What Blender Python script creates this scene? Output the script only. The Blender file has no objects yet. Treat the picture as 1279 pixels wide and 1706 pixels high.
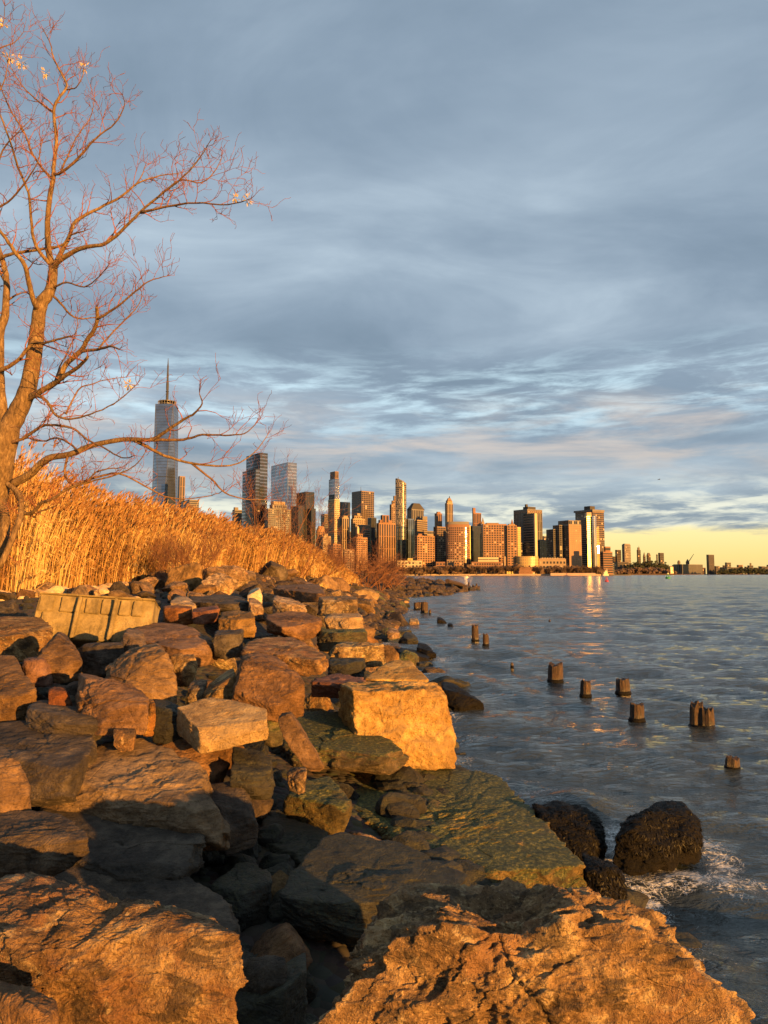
import bpy, bmesh, math, random
import numpy as np
from mathutils import Vector, Matrix

S = bpy.context.scene
COL = S.collection
rad = math.radians
random.seed(7)
RNG = np.random.default_rng(7)

# ------------------------------------------------------------------ camera
W, H, FPX, PITCH, EYE = 1279.0, 1706.0, 1232.0, rad(4.8), 3.0
cam_d = bpy.data.cameras.new("camera")
cam = bpy.data.objects.new("camera", cam_d)
COL.objects.link(cam)
cam.location = (0, 0, EYE)
cam.rotation_euler = (rad(90) + PITCH, 0, 0)
cam_d.sensor_fit = 'VERTICAL'
cam_d.sensor_height = 36.0
cam_d.lens = 36.0 * FPX / H
cam_d.clip_start = 0.05
cam_d.clip_end = 30000
S.camera = cam

# ------------------------------------------------------------------ light
SUN_AZ, SUN_EL = 40.0, 5.6          # degrees right of straight behind the camera, and above the horizon
sun_d = bpy.data.lights.new("sun", 'SUN')
sun_d.energy = 5.0
sun_d.color = (1.0, 0.455, 0.095)
sun_d.angle = rad(0.5)
sun = bpy.data.objects.new("sun", sun_d)
COL.objects.link(sun)
trav = Vector((-math.sin(rad(SUN_AZ)), math.cos(rad(SUN_AZ)), -math.tan(rad(SUN_EL))))
sun.rotation_euler = trav.to_track_quat('-Z', 'Y').to_euler()
sun.location = (20, -20, 30)

S.view_settings.view_transform = 'Standard'
S.view_settings.look = 'None'
S.view_settings.exposure = 1.7
S.view_settings.gamma = 1.0
S.view_settings.use_curve_mapping = False
S.cycles.use_denoising = True
S.cycles.max_bounces = 6
S.cycles.transparent_max_bounces = 4

# ------------------------------------------------------------------ node helpers
class NT:
    def __init__(self, tree):
        self.t = tree
        tree.nodes.clear()
    def n(self, typ, ins=None, **props):
        nd = self.t.nodes.new(typ)
        for k, v in props.items():
            setattr(nd, k, v)
        for k, v in (ins or {}).items():
            self.set(nd, k, v)
        return nd
    def set(self, nd, k, v):
        s = nd.inputs[k]
        if isinstance(v, bpy.types.NodeSocket):
            self.t.links.new(v, s)
        elif isinstance(v, bpy.types.Node):
            self.t.links.new(v.outputs[0], s)
        else:
            if hasattr(s.default_value, '__len__') and len(s.default_value) == 4 and len(v) == 3:
                v = (*v, 1.0)
            s.default_value = v
    def m(self, op, a, b=0.0, c=0.0, clamp=False):
        nd = self.n('ShaderNodeMath', operation=op, use_clamp=clamp)
        for i, v in enumerate((a, b, c)):
            self.set(nd, i, v)
        return nd.outputs[0]
    def mix(self, f, a, b, blend='MIX'):
        nd = self.n('ShaderNodeMix', data_type='RGBA', blend_type=blend)
        self.set(nd, 0, f); self.set(nd, 6, a); self.set(nd, 7, b)
        return nd.outputs[2]
    def noise(self, vec, scale, detail=4, rough=0.55, dist=0.0, lac=2.0):
        nd = self.n('ShaderNodeTexNoise', {'Scale': scale, 'Detail': detail, 'Roughness': rough, 'Distortion': dist, 'Lacunarity': lac})
        if vec is not None:
            self.set(nd, 'Vector', vec)
        return nd.outputs['Fac']
    def ramp(self, f, stops, interp='LINEAR'):
        nd = self.n('ShaderNodeValToRGB')
        self.set(nd, 0, f)
        cr = nd.color_ramp
        cr.interpolation = interp
        while len(cr.elements) < len(stops):
            cr.elements.new(0.5)
        for e, (p, c) in zip(cr.elements, stops):
            e.position = p
            e.color = (*c, 1.0) if len(c) == 3 else c
        return nd.outputs[0]
    def sstep(self, x, lo, hi):
        nd = self.n('ShaderNodeMapRange', {'From Min': lo, 'From Max': hi, 'To Min': 0.0, 'To Max': 1.0}, interpolation_type='SMOOTHSTEP')
        self.set(nd, 0, x)
        return nd.outputs[0]
    def mapping(self, vec, scale=(1, 1, 1), rot=(0, 0, 0), loc=(0, 0, 0)):
        nd = self.n('ShaderNodeMapping', {'Scale': scale, 'Rotation': rot, 'Location': loc})
        self.set(nd, 0, vec)
        return nd.outputs[0]
    def xyz(self, x, y, z):
        nd = self.n('ShaderNodeCombineXYZ')
        for i, v in enumerate((x, y, z)):
            self.set(nd, i, v)
        return nd.outputs[0]

# ------------------------------------------------------------------ world: evening sky, cloud deck over a clear yellow horizon
world = bpy.data.worlds.new("World")
S.world = world
world.use_nodes = True
w = NT(world.node_tree)
tc = w.n('ShaderNodeTexCoord')
sp = w.n('ShaderNodeSeparateXYZ', {0: tc.outputs['Generated']})
X, Y_, Z = sp.outputs
za = w.m('MAXIMUM', Z, 0.0)
den = w.m('ADD', za, 0.16)
u = w.m('DIVIDE', X, den)
v = w.m('DIVIDE', Y_, den)
P = w.xyz(u, v, 0.0)
big = w.noise(w.mapping(P, (0.55, 0.95, 1), loc=(3.1, 7.7, 0)), 1.0, 6, 0.52, 0.35)
mid = w.noise(w.mapping(P, (1.7, 2.4, 1), loc=(11.0, 2.0, 0)), 1.0, 7, 0.55, 0.6)
cl = w.m('ADD', w.m('MULTIPLY', big, 0.62), w.m('MULTIPLY', mid, 0.38))
deck = w.ramp(cl, [(0.36, (0.128, 0.176, 0.232)), (0.45, (0.163, 0.216, 0.278)), (0.52, (0.206, 0.264, 0.328)), (0.58, (0.258, 0.322, 0.386)), (0.66, (0.345, 0.418, 0.475))])
# flat streaks low down, seen edge on
ST = w.xyz(w.m('MULTIPLY', w.m('ARCTAN2', X, Y_), 4.2), w.m('MULTIPLY', Z, 25.0), 0.0)
streak = w.noise(w.mapping(ST, (1, 1, 1), loc=(4.3, 1.4, 0)), 1.0, 6, 0.6, 0.5)
streak2 = w.noise(w.mapping(ST, (1.9, 1.9, 1), loc=(9.3, 5.4, 2)), 1.0, 6, 0.62, 0.3)
# pale cyan break with warm lit undersides at 11 to 15 degrees
b1 = w.m('MULTIPLY', w.sstep(Z, 0.155, 0.215), w.m('SUBTRACT', 1.0, w.sstep(Z, 0.235, 0.31)))
deck = w.mix(w.m('MULTIPLY', w.sstep(streak2, 0.42, 0.68), w.m('MULTIPLY', b1, 0.85)), deck, (0.42, 0.56, 0.63))
b2 = w.m('MULTIPLY', w.sstep(Z, 0.09, 0.15), w.m('SUBTRACT', 1.0, w.sstep(Z, 0.195, 0.25)))
deck = w.mix(w.m('MULTIPLY', w.sstep(streak, 0.42, 0.70), w.m('MULTIPLY', b2, 0.85)), deck, (0.43, 0.375, 0.34))
# low layer: greyer, with gaps that open to the bright horizon
low = w.m('SUBTRACT', 1.0, w.sstep(Z, 0.06, 0.2))
deck = w.mix(w.m('MULTIPLY', low, 0.55), deck, w.ramp(streak2, [(0.35, (0.13, 0.165, 0.20)), (0.6, (0.27, 0.315, 0.335))]))
gap = w.m('MULTIPLY', w.sstep(streak2, 0.44, 0.62), w.m('MULTIPLY', w.sstep(Z, 0.035, 0.06), w.m('SUBTRACT', 1.0, w.sstep(Z, 0.075, 0.135))))
deck = w.mix(w.m('MULTIPLY', gap, 0.9), deck, (0.60, 0.60, 0.49))
az = w.m('ARCTAN2', X, Y_)
# lower edge of the deck, ragged
edge = w.m('ADD', 0.050, w.m('MULTIPLY', w.m('SUBTRACT', streak2, 0.5), 0.05))
clear = w.m('SUBTRACT', 1.0, w.sstep(w.m('SUBTRACT', Z, edge), 0.0, 0.014))
glow = w.ramp(w.m('MULTIPLY', Z, 14.0), [(0.0, (0.62, 0.42, 0.16)), (0.3, (0.64, 0.49, 0.18)), (0.75, (0.66, 0.555, 0.255)), (1.0, (0.63, 0.58, 0.37))])
skyt = w.n('ShaderNodeTexSky', sky_type='NISHITA', sun_disc=False, sun_elevation=rad(SUN_EL), sun_rotation=rad(180 - SUN_AZ), altitude=5.0, air_density=1.0, dust_density=1.5, ozone_density=1.0)
bg_sky = w.n('ShaderNodeBackground', {'Color': skyt.outputs[0], 'Strength': 0.055})
cloudcol = w.mix(clear, deck, glow)
bg_cl = w.n('ShaderNodeBackground', {'Color': cloudcol, 'Strength': 0.525})
mixs = w.n('ShaderNodeMixShader', {0: 0.93, 1: bg_sky.outputs[0], 2: bg_cl.outputs[0]})
wo = w.n('ShaderNodeOutputWorld')
w.t.links.new(mixs.outputs[0], wo.inputs[0])

# ------------------------------------------------------------------ geometry helpers
CP, SP = math.cos(PITCH), math.sin(PITCH)
def ray(px, py):
    x, vv = (px - W / 2) / FPX, (H / 2 - py) / FPX
    return x, CP - vv * SP, SP + vv * CP
def at_y(px, py, Y):
    a, b, c = ray(px, py)
    t = Y / b
    return Vector((a * t, Y, EYE + c * t))
def at_z(px, py, z):
    a, b, c = ray(px, py)
    t = (z - EYE) / c
    return Vector((a * t, b * t, z))

def tag(o, label=None, cat=None, group=None, kind=None):
    if label: o['label'] = label
    if cat: o['category'] = cat
    if group: o['group'] = group
    if kind: o['kind'] = kind
    return o
def link(o, parent=None):
    COL.objects.link(o)
    if parent is not None: o.parent = parent
    return o
def thing(name, label, cat, loc, rz=0.0, group=None):
    o = bpy.data.objects.new(name, None)
    o.empty_display_size = 0.3
    o.location = loc
    o.rotation_euler = (0, 0, rz)
    return tag(link(o), label, cat, group)
def mesh_np(name, verts, tris, mat, smooth=True):
    me = bpy.data.meshes.new(name)
    nv, nt_ = len(verts), len(tris)
    k = tris.shape[1]
    me.vertices.add(nv)
    me.vertices.foreach_set('co', np.ascontiguousarray(verts, dtype=np.float32).ravel())
    me.loops.add(nt_ * k)
    me.loops.foreach_set('vertex_index', np.ascontiguousarray(tris, dtype=np.int32).ravel())
    me.polygons.add(nt_)
    me.polygons.foreach_set('loop_start', np.arange(0, nt_ * k, k, dtype=np.int32))
    me.polygons.foreach_set('use_smooth', np.full(nt_, smooth, dtype=bool))
    me.update(calc_edges=True)
    if mat: me.materials.append(mat)
    return me
class MB:
    """collects polygons, links them as one mesh object"""
    def __init__(self): self.v, self.f = [], []
    def poly(self, pts):
        i = len(self.v); self.v += [tuple(p) for p in pts]; self.f.append(tuple(range(i, i + len(pts))))
    def box(self, c, ux, uy, uz):
        c, ux, uy, uz = Vector(c), Vector(ux), Vector(uy), Vector(uz)
        i = len(self.v)
        for a in (-1, 1):
            for b in (-1, 1):
                for d in (-1, 1):
                    self.v.append(tuple(c + a * ux + b * uy + d * uz))
        self.f += [tuple(i + q for q in f) for f in ((0, 1, 3, 2), (4, 6, 7, 5), (0, 4, 5, 1), (2, 3, 7, 6), (0, 2, 6, 4), (1, 5, 7, 3))]
    def prism(self, base, z0, z1, top=None):
        top = top or base
        n, i = len(base), len(self.v)
        self.v += [(p[0], p[1], z0) for p in base] + [(p[0], p[1], z1) for p in top]
        self.f += [(i + k, i + (k + 1) % n, i + n + (k + 1) % n, i + n + k) for k in range(n)]
        self.f += [tuple(i + n + k for k in range(n)), tuple(i + n - 1 - k for k in range(n))]
    def tube(self, pts, rads, sides=5, cap=True):
        pts = [Vector(p) for p in pts]
        i0 = len(self.v)
        n = len(pts)
        ref = Vector((0.31, 0.87, 0.38))
        for k, p in enumerate(pts):
            t = (pts[min(k + 1, n - 1)] - pts[max(k - 1, 0)])
            t = t.normalized() if t.length > 1e-9 else Vector((0, 0, 1))
            a = t.cross(ref)
            if a.length < 0.05: a = t.cross(Vector((1, 0, 0)))
            a.normalize(); b = t.cross(a)
            for s in range(sides):
                q = 2 * math.pi * s / sides
                self.v.append(tuple(p + (a * math.cos(q) + b * math.sin(q)) * rads[k]))
        for k in range(n - 1):
            for s in range(sides):
                s2 = (s + 1) % sides
                self.f.append((i0 + k * sides + s, i0 + k * sides + s2, i0 + (k + 1) * sides + s2, i0 + (k + 1) * sides + s))
        if cap:
            self.f.append(tuple(i0 + s for s in reversed(range(sides))))
            self.f.append(tuple(i0 + (n - 1) * sides + s for s in range(sides)))
    def mesh(self, name, mat, smooth=False):
        me = bpy.data.meshes.new(name)
        me.from_pydata(self.v, [], self.f)
        if smooth: me.polygons.foreach_set('use_smooth', np.ones(len(me.polygons), dtype=bool))
        if mat: me.materials.append(mat)
        me.update()
        return me
    def build(self, name, mat, parent=None, smooth=False, kind=None, loc=None, recalc=False):
        me = self.mesh(name, mat, smooth)
        if recalc:
            bm = bmesh.new(); bm.from_mesh(me); bmesh.ops.recalc_face_normals(bm, faces=bm.faces); bm.to_mesh(me); bm.free()
        o = link(bpy.data.objects.new(name, me), parent)
        if loc is not None: o.location = loc
        if kind: o['kind'] = kind
        return o

# vectorised gradient noise
_perm = RNG.permutation(256)
_perm = np.concatenate([_perm, _perm, _perm]).astype(np.int64)
_g = RNG.normal(size=(256, 3)); _g /= np.linalg.norm(_g, axis=1)[:, None]
def perlin(p):
    i = np.floor(p).astype(np.int64); f = p - i
    i &= 255
    uu = f * f * f * (f * (f * 6 - 15) + 10)
    out = 0
    for a in (0, 1):
        wx = uu[:, 0] if a else 1 - uu[:, 0]
        pa = _perm[i[:, 0] + a]
        for b in (0, 1):
            wy = uu[:, 1] if b else 1 - uu[:, 1]
            pb = _perm[pa + i[:, 1] + b]
            for c in (0, 1):
                wz = uu[:, 2] if c else 1 - uu[:, 2]
                g = _g[_perm[pb + i[:, 2] + c]]
                out = out + wx * wy * wz * (g[:, 0] * (f[:, 0] - a) + g[:, 1] * (f[:, 1] - b) + g[:, 2] * (f[:, 2] - c))
    return out * 1.5
def fbm(p, octv=4, lac=2.1, gain=0.5, ridge=False):
    s, a = 0, 1.0
    q = p.copy()
    for _ in range(octv):
        n = perlin(q)
        if ridge: n = 0.5 - np.abs(n) * 1.4
        s = s + a * n
        a *= gain; q = q * lac + 17.3
    return s

# ------------------------------------------------------------------ materials
def new_mat(name):
    m = bpy.data.materials.new(name)
    m.use_nodes = True
    k = NT(m.node_tree)
    out = k.n('ShaderNodeOutputMaterial')
    bs = k.n('ShaderNodeBsdfPrincipled')
    k.t.links.new(bs.outputs[0], out.inputs[0])
    return m, k, bs
def plain(name, col, rough=0.7, var=0.15, scale=3.0, spec=0.3, metal=0.0, bump=0.0):
    m, k, bs = new_mat(name)
    col = sc(col)
    tcn = k.n('ShaderNodeTexCoord')
    n = k.noise(tcn.outputs['Object'], scale, 5, 0.6)
    d = tuple(c * (1 - var) for c in col); l = tuple(min(1, c * (1 + var)) for c in col)
    k.set(bs, 'Base Color', k.ramp(n, [(0.3, d), (0.7, l)]))
    k.set(bs, 'Roughness', rough); k.set(bs, 'Specular IOR Level', spec); k.set(bs, 'Metallic', metal)
    if bump:
        b = k.n('ShaderNodeBump', {'Strength': 0.6, 'Distance': bump, 'Height': n})
        k.set(bs, 'Normal', b)
    return m
def rock_mat(name, c1, c2, c3, moss=0.0, wet=0.0, bump=1.0, strata=1.0, stain=None, speck=0.5, patch=0.0):
    c1, c2, c3 = sc(c1), sc(c2), sc(c3)
    stain = sc(stain) if stain else None
    m, k, bs = new_mat(name)
    tcn = k.n('ShaderNodeTexCoord'); oi = k.n('ShaderNodeObjectInfo'); geo = k.n('ShaderNodeNewGeometry')
    rnd = oi.outputs['Random']
    off = k.xyz(k.m('MULTIPLY', rnd, 31.0), k.m('MULTIPLY', rnd, 17.0), k.m('MULTIPLY', rnd, 53.0))
    va = k.n('ShaderNodeVectorMath', {0: tcn.outputs['Object'], 1: off}, operation='ADD').outputs[0]
    n1 = k.noise(va, 1.7, 6, 0.6, 0.3)
    n2 = k.noise(va, 9.0, 6, 0.65)
    n3 = k.noise(va, 60.0, 4, 0.7)
    n4 = k.noise(va, 190.0, 2, 0.6)
    st = k.noise(k.mapping(va, (2.2, 2.2, 13.0), rot=(0.35, -0.25, 0.0)), 1.6, 6, 0.62, 0.5)
    base = k.ramp(k.m('ADD', k.m('MULTIPLY', n1, 0.55), k.m('MULTIPLY', n2, 0.45)), [(0.38, sc(c1, 0.7)), (0.5, c2), (0.61, sc(c3, 1.12))])
    base = k.mix(k.m('MULTIPLY', k.sstep(st, 0.52, 0.70), 0.35 * strata), base, tuple(c * 0.45 for c in c1))
    base = k.mix(k.m('MULTIPLY', k.sstep(n3, 0.56, 0.72), speck * 0.7), base, tuple(min(0.8, c * 1.7) for c in c3))
    base = k.mix(k.m('MULTIPLY', k.sstep(n3, 0.46, 0.32), speck), base, tuple(c * 0.35 for c in c1))
    if stain:
        base = k.mix(k.m('MULTIPLY', k.sstep(k.noise(va, 2.6, 5, 0.6, 0.8), 0.50, 0.64), 0.75), base, stain)
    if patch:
        base = k.mix(k.m('MULTIPLY', k.sstep(k.noise(k.mapping(va, (1, 1.6, 1.6)), 4.2, 8, 0.72, 0.8), 0.50, 0.57), patch), base, (0.045, 0.033, 0.02))  # dark varnish patches, with shade of the rock's own relief painted in
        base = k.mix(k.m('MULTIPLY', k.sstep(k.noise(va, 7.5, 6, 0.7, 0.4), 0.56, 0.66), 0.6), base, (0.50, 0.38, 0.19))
    vary = k.n('ShaderNodeHueSaturation', {'Color': base, 'Value': k.m('ADD', 0.78, k.m('MULTIPLY', rnd, 0.45)), 'Hue': k.m('ADD', 0.488, k.m('MULTIPLY', k.m('FRACT', k.m('MULTIPLY', rnd, 7.0)), 0.02)), 'Saturation': k.m('ADD', 0.8, k.m('MULTIPLY', k.m('FRACT', k.m('MULTIPLY', rnd, 13.0)), 0.35))}).outputs[0]
    if moss:
        nz = k.n('ShaderNodeSeparateXYZ', {0: geo.outputs['Normal']}).outputs[2]
        mm = k.noise(va, 3.0, 6, 0.65, 0.4)
        mk = k.m('MULTIPLY', k.sstep(k.m('ADD', k.m('MULTIPLY', nz, 0.35), mm), 0.58, 0.80), moss)
        mcol = k.ramp(k.noise(va, 26.0, 5, 0.7), [(0.3, (0.014, 0.022, 0.008)), (0.5, (0.048, 0.060, 0.016)), (0.68, (0.23, 0.20, 0.05))])  # yellow end puts raking golden sunlight into the moss colour
        vary = k.mix(mk, vary, mcol)
    k.set(bs, 'Base Color', vary)
    k.set(bs, 'Roughness', 0.82 - 0.42 * wet)
    k.set(bs, 'Specular IOR Level', 0.25 + 0.3 * wet if name != 'weedy_rock' else 0.16)
    crack = k.n('ShaderNodeTexVoronoi', {'Vector': k.mapping(va, (1.0, 1.0, 2.2), rot=(0.4, -0.3, 0.5)), 'Scale': 2.3}, feature='DISTANCE_TO_EDGE').outputs['Distance']
    hgt = k.m('ADD', k.m('MULTIPLY', st, 0.9 * strata), k.m('ADD', k.m('MULTIPLY', n2, 0.8), k.m('ADD', k.m('MULTIPLY', n3, 0.38), k.m('MULTIPLY', n4, 0.13))))
    hgt = k.m('ADD', hgt, k.m('MULTIPLY', k.sstep(crack, 0.0, 0.02), 0.10))
    b = k.n('ShaderNodeBump', {'Strength': 1.0, 'Distance': 0.046 * bump, 'Height': hgt})
    k.set(bs, 'Normal', b)
    return m

ALB = 0.66
def sc(c, k=ALB): return tuple(x * k for x in c)
M = {}
M['brown'] = rock_mat('brown_rock', (0.105, 0.060, 0.026), (0.20, 0.118, 0.052), (0.31, 0.19, 0.088))
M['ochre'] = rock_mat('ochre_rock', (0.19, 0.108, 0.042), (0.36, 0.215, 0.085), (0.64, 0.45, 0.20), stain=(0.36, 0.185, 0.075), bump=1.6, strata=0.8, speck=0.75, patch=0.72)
M['grey'] = rock_mat('grey_rock', (0.036, 0.028, 0.020), (0.075, 0.056, 0.038), (0.14, 0.105, 0.07))  # tone lowered to deepen the shade on rocks lying in shadow
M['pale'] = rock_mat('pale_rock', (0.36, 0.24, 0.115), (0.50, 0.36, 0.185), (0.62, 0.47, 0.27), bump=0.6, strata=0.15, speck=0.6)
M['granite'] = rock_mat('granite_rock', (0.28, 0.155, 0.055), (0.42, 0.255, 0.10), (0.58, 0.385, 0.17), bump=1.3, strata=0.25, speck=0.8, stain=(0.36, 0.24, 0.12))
M['red'] = rock_mat('red_rock', (0.13, 0.058, 0.028), (0.22, 0.102, 0.05), (0.30, 0.15, 0.078), strata=0.5)
M['moss'] = rock_mat('mossy_rock', (0.05, 0.040, 0.020), (0.11, 0.084, 0.036), (0.24, 0.17, 0.068), moss=0.9, wet=0.25, bump=1.2)
M['dark'] = rock_mat('damp_shade_dark_rock', (0.014, 0.0135, 0.010), (0.028, 0.026, 0.018), (0.055, 0.049, 0.032), moss=0.15, wet=0.35)  # damp rock, darkened further to put the shade of hollows into the colour
M['weed'] = rock_mat('weedy_rock', (0.002, 0.002, 0.0015), (0.005, 0.004, 0.0025), (0.012, 0.009, 0.005), wet=0.45, bump=1.0, strata=0.2, speck=0.25)

def dirt_mat():
    m, k, bs = new_mat('gravel_ground')
    tcn = k.n('ShaderNodeTexCoord')
    v1 = k.n('ShaderNodeTexVoronoi', {'Vector': tcn.outputs['Object'], 'Scale': 9.0})
    n = k.noise(tcn.outputs['Object'], 0.6, 6, 0.6)
    c = k.ramp(n, [(0.35, (0.018, 0.014, 0.010)), (0.65, (0.05, 0.036, 0.022))])
    c = k.mix(0.5, c, k.mix(1.0, c, v1.outputs['Color'], 'MULTIPLY'))
    k.set(bs, 'Base Color', c); k.set(bs, 'Roughness', 0.95)
    b = k.n('ShaderNodeBump', {'Strength': 1.0, 'Distance': 0.06, 'Height': k.m('SUBTRACT', 1.0, v1.outputs['Distance'])})
    k.set(bs, 'Normal', b)
    return m
M['dirt'] = dirt_mat()

def water_mat():
    m, k, bs = new_mat('harbour_water')
    tcn = k.n('ShaderNodeTexCoord')
    ob = tcn.outputs['Object']
    dist = k.n('ShaderNodeVectorMath', {0: ob}, operation='LENGTH').outputs['Value']
    fine = k.noise(k.mapping(ob, (0.8, 1.6, 1.0)), 4.5, 5, 0.6, 0.2)
    wav = k.noise(k.mapping(ob, (0.55, 1.0, 1.0)), 0.9, 5, 0.6, 0.5)
    roll = k.noise(k.mapping(ob, (0.4, 1.0, 1.0)), 0.22, 9, 0.68, 0.5)
    far_ = k.sstep(dist, 12.0, 90.0)
    h = k.m('ADD', k.m('MULTIPLY', fine, k.m('SUBTRACT', 0.16, k.m('MULTIPLY', far_, 0.05))), k.m('MULTIPLY', wav, k.m('ADD', 0.22, k.m('MULTIPLY', far_, 0.6))))
    h = k.m('ADD', h, k.m('MULTIPLY', roll, k.m('MULTIPLY', k.sstep(dist, 20.0, 160.0), 1.3)))
    b = k.n('ShaderNodeBump', {'Strength': 1.0, 'Distance': k.m('ADD', 0.25, k.m('MULTIPLY', k.noise(k.mapping(ob, (0.35, 1.0, 1.0)), 0.06, 4, 0.6), 0.7)), 'Height': h})
    foam = k.n('ShaderNodeAttribute', attribute_name='foam').outputs['Fac']
    fn = k.noise(ob, 4.0, 7, 0.72, 1.2)
    fn2 = k.n('ShaderNodeTexVoronoi', {'Vector': k.n('ShaderNodeVectorMath', {0: ob, 1: k.n('ShaderNodeTexNoise', {'Vector': ob, 'Scale': 3.0, 'Detail': 4.0}).outputs['Color']}, operation='ADD').outputs[0], 'Scale': 9.0}, feature='DISTANCE_TO_EDGE').outputs['Distance']
    lace = k.sstep(fn2, 0.12, 0.0)
    fm = k.sstep(k.m('ADD', k.m('MULTIPLY', foam, 0.75), k.m('ADD', k.m('MULTIPLY', k.m('SUBTRACT', fn, 0.5), 1.5), k.m('MULTIPLY', lace, 0.22))), 0.50, 0.85)
    fm = k.m('MULTIPLY', fm, k.sstep(foam, 0.02, 0.25))
    murk = k.ramp(k.noise(ob, 0.35, 4, 0.6), [(0.35, (0.016, 0.020, 0.018)), (0.65, (0.030, 0.036, 0.032))])
    k.set(bs, 'Base Color', k.mix(k.m('MULTIPLY', fm, 0.75), murk, (0.62, 0.62, 0.60)))
    k.set(bs, 'Roughness', k.m('ADD', 0.06, k.m('ADD', k.m('MULTIPLY', far_, 0.10), k.m('MULTIPLY', fm, 0.5))))
    k.set(bs, 'IOR', 1.333); k.set(bs, 'Specular IOR Level', 0.75)
    k.set(bs, 'Normal', b)
    return m
M['water'] = water_mat()

def bark_mat(name, c1, c2, c3, fs=1.0):
    c1, c2, c3 = sc(c1), sc(c2), sc(c3)
    m, k, bs = new_mat(name)
    tcn = k.n('ShaderNodeTexCoord')
    n = k.noise(k.mapping(tcn.outputs['Object'], (1, 1, 0.35)), 28.0 * fs, 6, 0.7, 0.4)
    n2 = k.noise(tcn.outputs['Object'], 3.0, 4, 0.6)
    c = k.ramp(k.m('ADD', k.m('MULTIPLY', n, 0.7), k.m('MULTIPLY', n2, 0.3)), [(0.34, c1), (0.52, c2), (0.7, c3)])
    k.set(bs, 'Base Color', c); k.set(bs, 'Roughness', 0.85); k.set(bs, 'Specular IOR Level', 0.2)
    k.set(bs, 'Normal', k.n('ShaderNodeBump', {'Strength': 1.0, 'Distance': 0.02, 'Height': n}))
    return m
M['bark'] = bark_mat('tree_bark', (0.05, 0.033, 0.018), (0.20, 0.13, 0.065), (0.46, 0.33, 0.17))
M['branch'] = bark_mat('branch_bark', (0.06, 0.036, 0.022), (0.21, 0.125, 0.07), (0.38, 0.25, 0.14))
M['twig'] = bark_mat('red_twig_bark', (0.13, 0.05, 0.03), (0.30, 0.12, 0.07), (0.46, 0.20, 0.11))
M['seed'] = plain('dry_seed', (0.52, 0.40, 0.20), 0.8, 0.3, 20)
M['shrub'] = bark_mat('shrub_bark', (0.10, 0.045, 0.024), (0.24, 0.11, 0.055), (0.38, 0.19, 0.095))

def reed_mat():
    m, k, bs = new_mat('dry_reed')
    a = k.n('ShaderNodeAttribute', attribute_name='tone').outputs['Fac']
    c = k.ramp(a, [(0.0, (0.085, 0.038, 0.016)), (0.22, (0.18, 0.088, 0.034)), (0.5, (0.34, 0.205, 0.076)), (0.8, (0.48, 0.34, 0.145)), (1.0, (0.54, 0.44, 0.23))])
    k.set(bs, 'Base Color', c); k.set(bs, 'Roughness', 0.7); k.set(bs, 'Specular IOR Level', 0.2)
    return m
M['reed'] = reed_mat()

def pile_mat():
    m, k, bs = new_mat('old_pile_wood')
    tcn = k.n('ShaderNodeTexCoord')
    g = k.noise(k.mapping(tcn.outputs['Object'], (1, 1, 0.12)), 34.0, 6, 0.7, 0.5)
    z = k.n('ShaderNodeSeparateXYZ', {0: tcn.outputs['Object']}).outputs[2]
    c = k.ramp(g, [(0.35, (0.007, 0.005, 0.003)), (0.5, (0.028, 0.015, 0.007)), (0.68, (0.10, 0.052, 0.023))])
    wetn = k.sstep(k.m('ADD', z, k.m('MULTIPLY', g, 0.3)), 0.36, 0.18)
    c = k.mix(k.m('MULTIPLY', wetn, 0.75), c, (0.012, 0.011, 0.008))
    k.set(bs, 'Base Color', c)
    k.set(bs, 'Roughness', k.m('SUBTRACT', 0.8, k.m('MULTIPLY', wetn, 0.5)))
    k.set(bs, 'Normal', k.n('ShaderNodeBump', {'Strength': 1.0, 'Distance': 0.03, 'Height': g}))
    return m
M['pile'] = pile_mat()

def conc_mat():
    m, k, bs = new_mat('weathered_concrete')
    tcn = k.n('ShaderNodeTexCoord')
    ob = tcn.outputs['Object']
    n = k.noise(ob, 4.0, 7, 0.65); n2 = k.noise(ob, 45.0, 4, 0.7)
    z = k.n('ShaderNodeSeparateXYZ', {0: ob}).outputs[2]
    c = k.ramp(n, [(0.3, (0.10, 0.075, 0.03)), (0.55, (0.22, 0.165, 0.07)), (0.75, (0.31, 0.24, 0.115))])
    grime = k.m('MULTIPLY', k.sstep(k.m('ADD', k.m('MULTIPLY', z, -0.35), n2), 0.42, 0.62), 0.6)
    c = k.mix(grime, c, (0.075, 0.06, 0.022))
    streakn = k.noise(k.mapping(ob, (6.0, 6.0, 0.5)), 1.6, 5, 0.6)
    c = k.mix(k.m('MULTIPLY', k.sstep(streakn, 0.5, 0.68), 0.55), c, (0.05, 0.038, 0.016))
    k.set(bs, 'Base Color', c); k.set(bs, 'Roughness', 0.9)
    k.set(bs, 'Normal', k.n('ShaderNodeBump', {'Strength': 0.8, 'Distance': 0.012, 'Height': k.m('ADD', n, n2)}))
    return m
M['concrete'] = conc_mat()

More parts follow.
